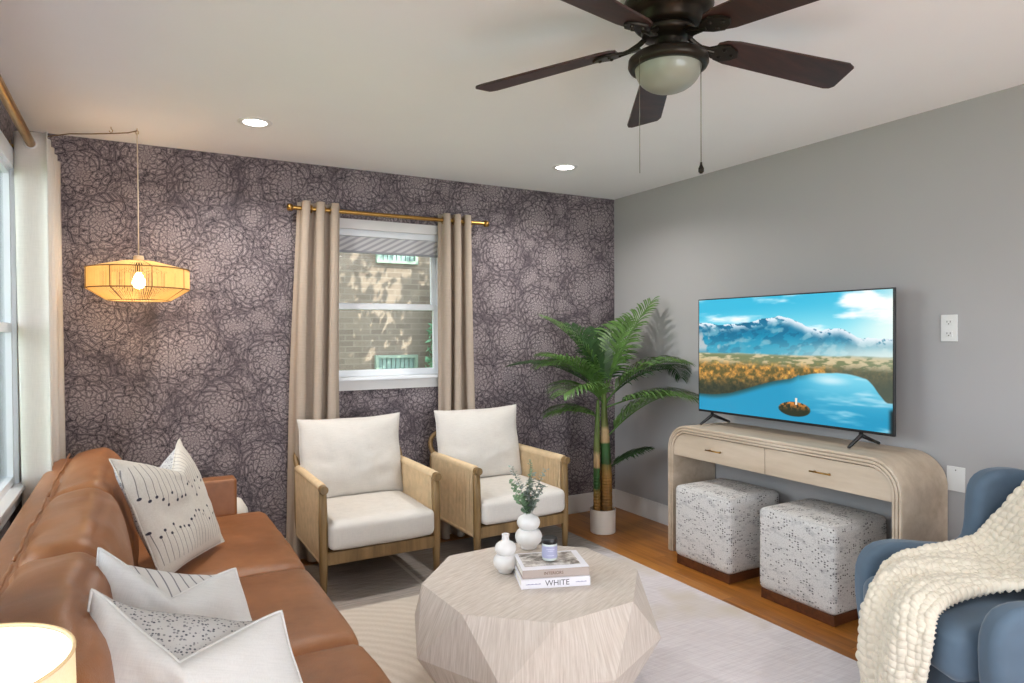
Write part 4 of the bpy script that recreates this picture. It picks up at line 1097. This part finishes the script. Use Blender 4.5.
cc=np.where(cc<=.04045,cc/12.92,((cc+.055)/1.055)**2.4); ca.data.foreach_set('color',np.concatenate([cc,np.ones((len(cc),1))],1).astype(np.float32).ravel())
t=NT('tv_picture'); at=t.n.new('ShaderNodeAttribute'); at.attribute_name='picture'; t.color((.01,.01,.01,1)); t.l.new(at.outputs['Color'],t.b.inputs['Emission Color']); t.b.inputs['Emission Strength'].default_value=1.0; t.b.inputs['Roughness'].default_value=.25; t.b.inputs['Specular IOR Level'].default_value=.2
me.materials.append(t.m); so=bpy.data.objects.new('screen',me); COL.objects.link(so); so.parent=tv
for yc in (3.03,2.045):
    y=yc-oy
    bm=B(); tube(bm,[(.02,y,TZ0-CZ+.02),(.012,y,TZ0-CZ-.018),(-.085,y,.009)],[.011,.011,.0075],8); tube(bm,[(.012,y,TZ0-CZ-.015),(.165,y,.009)],[.011,.0075],8)
    mesh_obj('foot',bm,M['black'],tv,smooth=True)

# ---------------------------------------------------------------- palm
PXc,PYc=2.825,3.735
palm=thing('potted_palm','tall potted areca palm in a white cylinder pot in the corner beside the console','plant',(PXc,PYc,0))
bm=B(); lathe(bm,[(0,.001),(.082,.001),(.087,.006),(.0885,.16),(.0885,.166),(.083,.166),(.081,.145),(0,.145)],44); mesh_obj('pot',bm,M['pot'],palm,smooth=False,bevel=.002)
bm=B(); lathe(bm,[(0,.156),(.05,.152),(.080,.147)],24); mesh_obj('soil',bm,M['soil'],palm)
def trunk(pts,rads):
    bm=B(); P=[];Rr=[]
    n=60
    for k in range(n+1):
        f=k/n*(len(pts)-1); j=min(len(pts)-2,int(f)); P.append(Vector(pts[j]).lerp(Vector(pts[j+1]),f-j)); Rr.append((rads[j]+(rads[j+1]-rads[j])*(f-j))*(1+.05*(k%3==0)))
    tube(bm,P,Rr,16); return mesh_obj('trunk',bm,M['trunk'],palm,smooth=True)
trunk([(.030,-.005,.14),(.030,-.005,.40),(.022,0,.62),(.015,0,.82),(.012,0,1.0)],[.040,.037,.033,.022,.014])
trunk([(-.042,.012,.14),(-.045,.01,.34),(-.042,.01,.60),(-.035,.012,.78),(-.03,.012,.92)],[.024,.023,.022,.016,.010])
trunk([(-.006,.035,.14),(-.01,.035,.5),(-.01,.03,.7)],[.016,.014,.010])
def frond(base,az,elev,length,droop,mat,leaf=.17,roll=0,nleaf=34,start=.20):
    """arching rachis with two rows of leaflets"""
    n=26; P=[]; p=Vector(base); d_az=Vector((math.cos(az),math.sin(az),0)); e=elev
    for k in range(n+1):
        P.append(p.copy()); e2=elev-droop*(k/n)**1.3; p=p+(d_az*math.cos(e2)+Vector((0,0,1))*math.sin(e2))*(length/n)
    bm=B(); tube(bm,P,[.0058*(1-.8*k/n)+.0008 for k in range(n+1)],7)
    side0=Vector((-math.sin(az),math.cos(az),0))
    rr=random.Random(int(az*1000)+int(elev*77))
    for k in range(nleaf):
        t_=start+(1-start)*k/(nleaf-1); f=t_*n; j=min(n-1,int(f)); p=P[j].lerp(P[j+1],f-j); d=(P[j+1]-P[j]).normalized()
        up=side0.cross(d)*(-1); 
        if up.z<0: up=-up
        w=(t_-start)/(1-start); L_=leaf*(.55+.75*math.sin(PI*min(1,w*.86+.12)))*(1-.35*w)
        for s in (-1,1):
            sd=side0*s*math.cos(roll)+up*math.sin(roll)*s
            dirn=(d*(.50+.5*w)+sd*.80+up*.42).normalized()
            dirn=(dirn+Vector((rr.uniform(-.06,.06),rr.uniform(-.06,.06),rr.uniform(-.05,.05)))).normalized()
            wd=.0074*(1-.3*w); m=6; prev=None; q=p.copy(); dd=dirn.copy()
            nrm=dd.cross(up).normalized()
            for i in range(m+1):
                x=i/m; wid=wd*(math.sin(PI*min(1,.12+x*.88))**.7) if i<m else 0.0004
                nrm=dd.cross(up); nrm=nrm.normalized() if nrm.length>1e-4 else Vector((1,0,0))
                a=bm.verts.new(q+nrm*wid); c=bm.verts.new(q-up*.001*0+up*(-.25*wid)); b=bm.verts.new(q-nrm*wid)
                if prev: bm.faces.new((prev[0],prev[1],c,a)); bm.faces.new((prev[1],prev[2],b,c))
                prev=(a,c,b); q=q+dd*(L_/m); dd=(dd+Vector((0,0,-.15-.17*x))).normalized()
    lim=Vector((XR-PXc-.012,YB-PYc-.012,0))
    for v in bm.verts:   # fronds bend along the walls instead of crossing them
        if v.co.x>lim.x: v.co.x=lim.x-min(.02,(v.co.x-lim.x)*.05)
        if v.co.y>lim.y: v.co.y=lim.y-min(.02,(v.co.y-lim.y)*.05)
    return mesh_obj('frond',bm,mat,palm,smooth=True)
# azimuths measured around the trunk (0 = towards the grey wall, 90 = towards the floral wall)
D=math.radians
RTv=D(-29.5)   # screen-right direction seen from the photograph's side
fr=[ # base z, azimuth, elevation, length, droop, dark, leaf
 (1.10,RTv+D(172),D(68),.66,.70,0,.24),
 (1.06,RTv+D(205),D(50),.56,.75,0,.25),
 (1.06,RTv+D(168),D(42),.72,1.00,1,.19),
 (1.06,RTv+D(22),D(70),.76,.42,0,.26),
 (1.08,RTv+D(55),D(70),.60,.5,0,.24),
 (1.02,RTv+D(8),D(46),.76,1.35,1,.24),
 (.98,RTv+D(-24),D(24),.68,.75,0,.26),
 (.76,RTv+D(-14),D(50),.50,.5,0,.32),
 (1.0,RTv+D(-8),D(58),.66,1.25,0,.27),
 (1.02,RTv+D(190),D(62),.56,1.35,0,.26),
 (1.06,RTv+D(95),D(76),.55,.7,1,.20),
 (1.0,RTv+D(228),D(42),.50,1.2,0,.25),
 (.55,RTv+D(-8),D(34),.34,.3,1,.14),
 (1.08,RTv+D(140),D(74),.55,.6,1,.22),
 (.90,RTv+D(186),D(26),.40,.8,0,.22),
]
for z,az,el,ln,dr,dk,lf in fr:
    bx_=.02 if z>.5 else .03
    frond((bx_,0,z-.12),az,el,ln,dr,M['palmdark'] if dk else M['palm'],lf)

# ---------------------------------------------------------------- blue armchair
Fv=Vector((-.89,.456,0)).normalized(); Sv=Vector((Fv.y*1.0,-Fv.x,0)).normalized()  # S toward the far side
AC=Vector((2.658,1.18,0))
# local x = F (forward), local y = -S so that the frame stays right handed
mat4=Matrix(((Fv.x,-Sv.x*-1 if False else 0,0,0),(0,0,0,0),(0,0,0,0),(0,0,0,1)))
Yv=Vector((0,0,1)).cross(Fv)
mat4=Matrix(((Fv.x,Yv.x,0,AC.x),(Fv.y,Yv.y,0,AC.y),(0,0,1,0),(0,0,0,1)))
sg_far=1 if Yv.dot(Sv)>0 else -1
ac=thing('wingback_armchair','blue velvet wingback armchair with curved arms at the right edge','armchair',mat=mat4)
side=[(-.36,.15),(.30,.15),(.345,.20),(.365,.32),(.370,.44),(.350,.505),(.31,.545),(.24,.562),(.15,.556),(.06,.546),(-.02,.545),(-.062,.565),(-.078,.61),(-.082,.72),(-.095,.785),(-.13,.825),(-.19,.842),(-.27,.84),(-.35,.82),(-.40,.78),(-.42,.60),(-.40,.35)]
def smooth_outline(o,it=2):
    for _ in range(it):
        q=[]
        for i in range(len(o)):
            a=o[i];b=o[(i+1)%len(o)]; q.append((a[0]*.75+b[0]*.25,a[1]*.75+b[1]*.25)); q.append((a[0]*.25+b[0]*.75,a[1]*.25+b[1]*.75))
        o=q
    return o
so_=smooth_outline(side,1)
for s,(y0,y1) in ((1,(.262,.352)),(-1,(.268,.358))):
    k=s*sg_far
    bm=B(); prism(bm,so_,k*y0,k*y1,(lambda a,b,d:(a,d,b)) if s>0 else (lambda a,b,d:(a*.90,d,b))); mesh_obj('wing_side',bm,M['velvet'],ac,bevel=.034,segs=5)
bm=B(); Mt=Matrix.Translation((-.335,0,.60))@Matrix.Rotation(D(-10),4,'Y'); cushion(bm,.07,.262,.30,.055,(.03,0,.01),16,M=Mt); mesh_obj('backrest',bm,M['velvet'],ac,smooth=True)
bm=B(); cushion(bm,.30,.262,.085,.045,(.02,0,.02),16,(.085,0,.365)); mesh_obj('seat_cushion',bm,M['velvet'],ac,smooth=True)
bm=B(); box(bm,-.36,.34,-.262,.262,.15,.29); mesh_obj('seat_base',bm,M['velvet'],ac,bevel=.02,segs=3)
for x in (-.33,.28):
    for y in (-.28,.28): bm=B(); tube(bm,[(x*1.05,y*1.03,.001),(x,y,.155)],[.011,.019],12); mesh_obj('leg',bm,M['darkwood'],ac,smooth=True)

# chunky knit throw: control rows from the chair back down over the seat front
f_=sg_far
ctrl=[
 [(-.47,.10,.60),(-.475,.0,.62),(-.475,-.14,.62),(-.47,-.28,.60)],
 [(-.44,.12,.90),(-.445,.02,.925),(-.445,-.12,.93),(-.44,-.25,.91)],
 [(-.27,.15,.86),(-.28,.05,.88),(-.28,-.07,.88),(-.27,-.20,.87)],
 [(-.15,.205,.70),(-.16,.09,.68),(-.16,-.03,.67),(-.15,-.17,.66)],
 [(-.05,.227,.585),(-.06,.12,.54),(-.05,.0,.53),(.0,-.14,.54)],
 [(.12,.20,.555),(.12,.10,.525),(.13,.0,.51),(.14,-.09,.505)],
 [(.28,.165,.54),(.28,.09,.52),(.29,.0,.505),(.30,-.14,.50)],
 [(.38,.11,.515),(.40,.03,.50),(.41,-.07,.49),(.40,-.19,.48)],
 [(.445,.055,.46),(.475,-.02,.43),(.465,-.12,.41),(.43,-.21,.40)],
 [(.455,.05,.30),(.495,-.02,.28),(.475,-.11,.27),(.43,-.18,.26)],
 [(.43,.06,.12),(.475,.0,.10),(.465,-.07,.10),(.42,-.13,.10)],
]
def cr(p0,p1,p2,p3,t): return .5*((2*p1)+(-p0+p2)*t+(2*p0-5*p1+4*p2-p3)*t*t+(-p0+3*p1-3*p2+p3)*t*t*t)
CN=[[Vector((a,b*f_,c)) for a,b,c in r] for r in ctrl]
def surf(u,v):
    nu=3; nv=len(CN)-1; fu=min(u*nu,nu-1e-6); fv=min(v*nv,nv-1e-6); iu=int(fu); iv=int(fv); tu=fu-iu; tv_=fv-iv
    rows=[]
    for k in range(-1,3):
        r=CN[max(0,min(nv,iv+k))]; rows.append(cr(r[max(0,iu-1)],r[iu],r[min(nu,iu+1)],r[min(nu,iu+2)],tu))
    return cr(rows[0],rows[1],rows[2],rows[3],tv_)
NU,NV=170,620
LV=2.0; LU=.42
wl=.030; wh=.021      # stitch size
pts=np.zeros((NU+1,NV+1,3))
cs=[[surf(i/34,j/124) for j in range(125)] for i in range(35)]
for i in range(NU+1):
    a=i/NU*34; ia=min(33,int(a)); ta=a-ia
    for j in range(NV+1):
        b=j/NV*124; jb=min(123,int(b)); tb=b-jb
        p=(cs[ia][jb]*(1-ta)+cs[ia+1][jb]*ta)*(1-tb)+(cs[ia][jb+1]*(1-ta)+cs[ia+1][jb+1]*ta)*tb
        pts[i,j]=p
# soft folds running lengthwise
I,J=np.meshgrid(np.arange(NU+1)/NU,np.arange(NV+1)/NV,indexing='ij')
du=np.gradient(pts,axis=0); dv=np.gradient(pts,axis=1); nrm=np.cross(du,dv); nrm/=np.linalg.norm(nrm,axis=2,keepdims=True)+1e-9
if nrm[NU//2,NV//2,2]<0: nrm=-nrm
fold=.016*np.sin(I*2*PI*2.2+J*5)*np.clip((J-.35)*2.5,0,1)
pts=pts+nrm*fold[...,None]
su=I*LU; sv=J*LV
colw=.056; rowh=.034
cu_=su/colw; row=sv/rowh
ci=np.floor(cu_); fu=cu_-ci-.5                      # position in a knit column
lean=np.abs(fu)*.9
rr_=row+lean+ci*.13; fr_=rr_-np.floor(rr_)-.5
h=np.sqrt(np.clip(1-(np.abs(np.abs(fu)-.25)/.27)**2.2-(fr_/.52)**2,0,1))
wig=.15*np.sin(su*90+sv*37)+.1*np.sin(sv*61-su*44)
pts=pts+nrm*((h*(1+wig))*.021)[...,None]
me=bpy.data.meshes.new('knit_throw'); N1,N2=NU+1,NV+1; idx=np.arange(N1*N2).reshape(N1,N2)
fc=np.stack([idx[:-1,:-1].ravel(),idx[1:,:-1].ravel(),idx[1:,1:].ravel(),idx[:-1,1:].ravel()],1)
me.vertices.add(N1*N2); me.vertices.foreach_set('co',pts.ravel()); me.loops.add(fc.size); me.loops.foreach_set('vertex_index',fc.ravel().astype(np.int32)); me.polygons.add(len(fc)); me.polygons.foreach_set('loop_start',(np.arange(len(fc))*4).astype(np.int32)); me.polygons.foreach_set('loop_total',np.full(len(fc),4,dtype=np.int32)); me.update(calc_edges=True)
me.polygons.foreach_set('use_smooth',[True]*len(me.polygons)); me.materials.append(M['knit'])
th=bpy.data.objects.new('knit_throw',me); COL.objects.link(th); th.matrix_world=mat4
md=th.modifiers.new('Solid','SOLIDIFY'); md.thickness=.012; md.offset=-1
tag(th,'chunky cream knitted throw blanket draped over the blue wingback armchair','blanket')

# ---------------------------------------------------------------- outdoors
def mat_brick():
    t=NT('neighbour_brick'); P=t.coord(); x,y,z=t.sep(P)
    b=t.n.new('ShaderNodeTexBrick'); t.l.new(t.comb(t.math('ADD',x,y),z,0),b.inputs['Vector']); b.inputs['Scale'].default_value=1
    b.inputs['Brick Width'].default_value=.2; b.inputs['Row Height'].default_value=.067; b.inputs['Mortar Size'].default_value=.006
    b.inputs['Color1'].default_value=rgb(108,95,82); b.inputs['Color2'].default_value=rgb(90,78,67); b.inputs['Mortar'].default_value=rgb(112,102,90)
    t.color(b.outputs[0]); t.b.inputs['Roughness'].default_value=.9; return t.m
M['brick']=mat_brick()
M['grass']=basic('lawn',rgb(92,116,62),.95,var=.3,vs=8,bump=.5,bs=60,bd=.02)
nh=thing('neighbour_house','brick neighbouring house seen through the small window','building',(3.0,7.6,-.3))
bm=B(); box(bm,-4.5,4.5,0,.3,0,5.2); mesh_obj('brick_wall',bm,M['brick'],nh)
def nwin(x0,x1,z0,z1):
    bm=B(); w=.035
    box(bm,x0-w,x0,-.05,.0,z0-w,z1+w); box(bm,x1,x1+w,-.05,0,z0-w,z1+w); box(bm,x0,x1,-.05,0,z1,z1+w); box(bm,x0,x1,-.05,0,z0-w,z0)
    o=mesh_obj('window_frame',bm,basic('pale_green_trim',rgb(110,126,110),.5),nh)
    bm=B(); 
    k=x0
    while k<x1-.01: box(bm,k,min(k+.045,x1),-.02,-.004,z0,z1); k+=.055
    mesh_obj('shutter',bm,basic('pale_green_panel',rgb(104,126,118),.6),o)
nwin(-.52,-.07,.6,1.40); nwin(-.50,-.06,2.55,3.1)
bm=B(); box(bm,-14,18,4.5,16,-.5,-.3); box(bm,-16,-.62,-8,4.5,-.5,-.3); g=mesh_obj('lawn',bm,M['grass']); g['kind']='structure'
# shrubs next to the neighbour's window and outside the left window
def shrub(label,x,y,z0,h,w,n,mat,seed):
    rr=random.Random(seed); root=thing('shrub',label,'shrub',(x,y,z0))
    bm=B(); 
    for k in range(5): a=rr.uniform(0,2*PI); tube(bm,[(0,0,0),(w*.3*math.cos(a),w*.3*math.sin(a),h*.5),(w*.6*math.cos(a),w*.6*math.sin(a),h*.9)],[.03,.02,.008],6)
    mesh_obj('stems',bm,M['darkwood'],root)
    bm=B()
    for _ in range(n):
        a=rr.uniform(0,2*PI); t_=rr.random(); zz=h*(.08+.92*t_); ra=w*math.sqrt(rr.random())*(math.sin(PI*min(1,.15+t_*.85))**.6)
        c=Vector((ra*math.cos(a),ra*math.sin(a),zz)); d=Vector((rr.gauss(0,1),rr.gauss(0,1),rr.gauss(0,1))).normalized(); e=d.orthogonal().normalized(); s=rr.uniform(.03,.06)
        vs=[bm.verts.new(c+q) for q in (d*s,e*s*.45,-d*s,-e*s*.45)]; bm.faces.new(vs)
    mesh_obj('foliage',bm,mat,root)
def add_dapple_tree():  # unseen tree, added so its leaves dapple the sun on the brick wall
    rr=random.Random(3); root=thing('added_dapple_tree','unseen leafy tree added to dapple the sunlight on the neighbouring house','tree',(5.6,5.9,-.3))
    bm=B(); tube(bm,[(0,0,0),(.05,0,1.6),(-.1,.05,3.2),(-.3,0,4.8)],[.12,.10,.08,.03],12)
    for k in range(7): a=k*.9; tube(bm,[(-.1,.05,2.9+.2*k),(-.1+.7*math.cos(a),.6*math.sin(a)*.6,3.3+.22*k),(-.1+1.5*math.cos(a),.5*math.sin(a),3.5+.25*k)],[.04,.025,.008],6)
    mesh_obj('trunk',bm,M['darkwood'],root)
    bm=B()
    for _ in range(6500):
        k=rr.randrange(26); q=random.Random(k*13+1); cc=Vector((q.uniform(-3.2,1.4),q.uniform(-.8,.8),q.uniform(3.1,5.0)))
        c=cc+Vector((rr.gauss(0,.28),rr.gauss(0,.2),rr.gauss(0,.22))); d=Vector((rr.gauss(0,1),rr.gauss(0,1),rr.gauss(0,1))).normalized(); e=d.orthogonal().normalized(); z_=rr.uniform(.05,.09)
        bm.faces.new([bm.verts.new(c+w_) for w_ in (d*z_,e*z_*.5,-d*z_,-e*z_*.5)])
    mesh_obj('foliage',bm,M['palmdark'],root)
add_dapple_tree()
M['hedge']=leafmat('hedge_leaf',rgb(96,136,104),.3)
shrub('slender green shrub beside the neighbouring house window',3.55-.3,7.3,-.3,2.3,.28,2200,M['hedge'],4)
shrub('leafy shrub outside the left window',-2.6,3.9,-.3,2.4,.8,3500,M['hedge'],6)
shrub('leafy shrub outside the left window, farther along',-2.9,6.2,-.3,2.8,1.0,3500,M['hedge'],8)

# ---------------------------------------------------------------- light
w=bpy.data.worlds.new('World'); scn.world=w; w.use_nodes=True; nt=w.node_tree
sky=nt.nodes.new('ShaderNodeTexSky'); sky.sky_type='HOSEK_WILKIE'; sky.turbidity=5; sky.sun_direction=(.2,-.5,.8)
mxn=nt.nodes.new('ShaderNodeMix'); mxn.data_type='RGBA'; mxn.inputs[0].default_value=.75; nt.links.new(sky.outputs[0],mxn.inputs[6]); mxn.inputs[7].default_value=(.88,.94,1.02,1)
nt.links.new(mxn.outputs[2],nt.nodes['Background'].inputs[0]); nt.nodes['Background'].inputs[1].default_value=9.0
def light(name,typ,loc,rot,energy,color=(1,1,1),**k):
    l=bpy.data.lights.new(name,typ); l.energy=energy; l.color=color
    for a,b in k.items(): setattr(l,a,b)
    o=bpy.data.objects.new(name,l); o.location=loc; o.rotation_euler=rot; COL.objects.link(o); return o
for i,(y0,y1,z0,z1) in enumerate(LW):
    p=light('window_portal','AREA',(XL-TH-.01,(y0+y1)/2,(z0+z1)/2),(0,-PI/2,0),1,shape='RECTANGLE',size=z1-z0,size_y=y1-y0); p.data.cycles.is_portal=True
p=light('fill_opening_portal','AREA',(1.4,YF-TH-.01,1.05),(PI/2,0,0),1,shape='RECTANGLE',size=2.4,size_y=2.1); p.data.cycles.is_portal=True  # sky portal of the added opening behind the camera
p=light('window_portal','AREA',((WX0+WX1)/2,YB+TH+.01,(WZ0+WZ1)/2),(-PI/2,0,0),1,shape='RECTANGLE',size=WX1-WX0,size_y=WZ1-WZ0); p.data.cycles.is_portal=True
for x,y,l in cans:  # visible downlights and the added fill ones behind the camera
    light('downlight','AREA',(x,y,HC-.012),(0,0,0),11.5,(1,.965,.93),shape='DISK',size=.11,spread=math.radians(150))
light('pendant_glow','POINT',(PX,PY,1.66),(0,0,0),9,(1,.74,.44),shadow_soft_size=.05)
light('lamp_glow','POINT',(LX,LY,.531+.32),(0,0,0),1.5,(1,.8,.55),shadow_soft_size=.055)
sun=light('sun','SUN',(0,0,8),(0,0,0),16.0,(1,.93,.82),angle=.009)
sun.rotation_euler=Vector((-.35,.62,-.70)).to_track_quat('-Z','Y').to_euler()

# ---------------------------------------------------------------- camera
yaw,pitch,roll,fpx,cz=0.5137185569650936,-0.012168599907987276,-0.005325434566270235,669.8377715068482,1.3837425725017538
f=Vector((math.sin(yaw)*math.cos(pitch),math.cos(yaw)*math.cos(pitch),math.sin(pitch))); r=Vector((math.cos(yaw),-math.sin(yaw),0)); u=r.cross(f)
r2=r*math.cos(roll)+u*math.sin(roll); u2=-r*math.sin(roll)+u*math.cos(roll)
cd=bpy.data.cameras.new('camera'); cam=bpy.data.objects.new('camera',cd); COL.objects.link(cam)
cam.matrix_world=Matrix(((r2.x,u2.x,-f.x,0),(r2.y,u2.y,-f.y,0),(r2.z,u2.z,-f.z,cz),(0,0,0,1)))
cd.sensor_width=36; cd.lens=fpx/1024*36; cd.clip_start=.05
scn.camera=cam
vs=scn.view_settings; vs.view_transform='Standard'; vs.look='None'; vs.gamma=1; vs.exposure=0.20; vs.use_curve_mapping=False
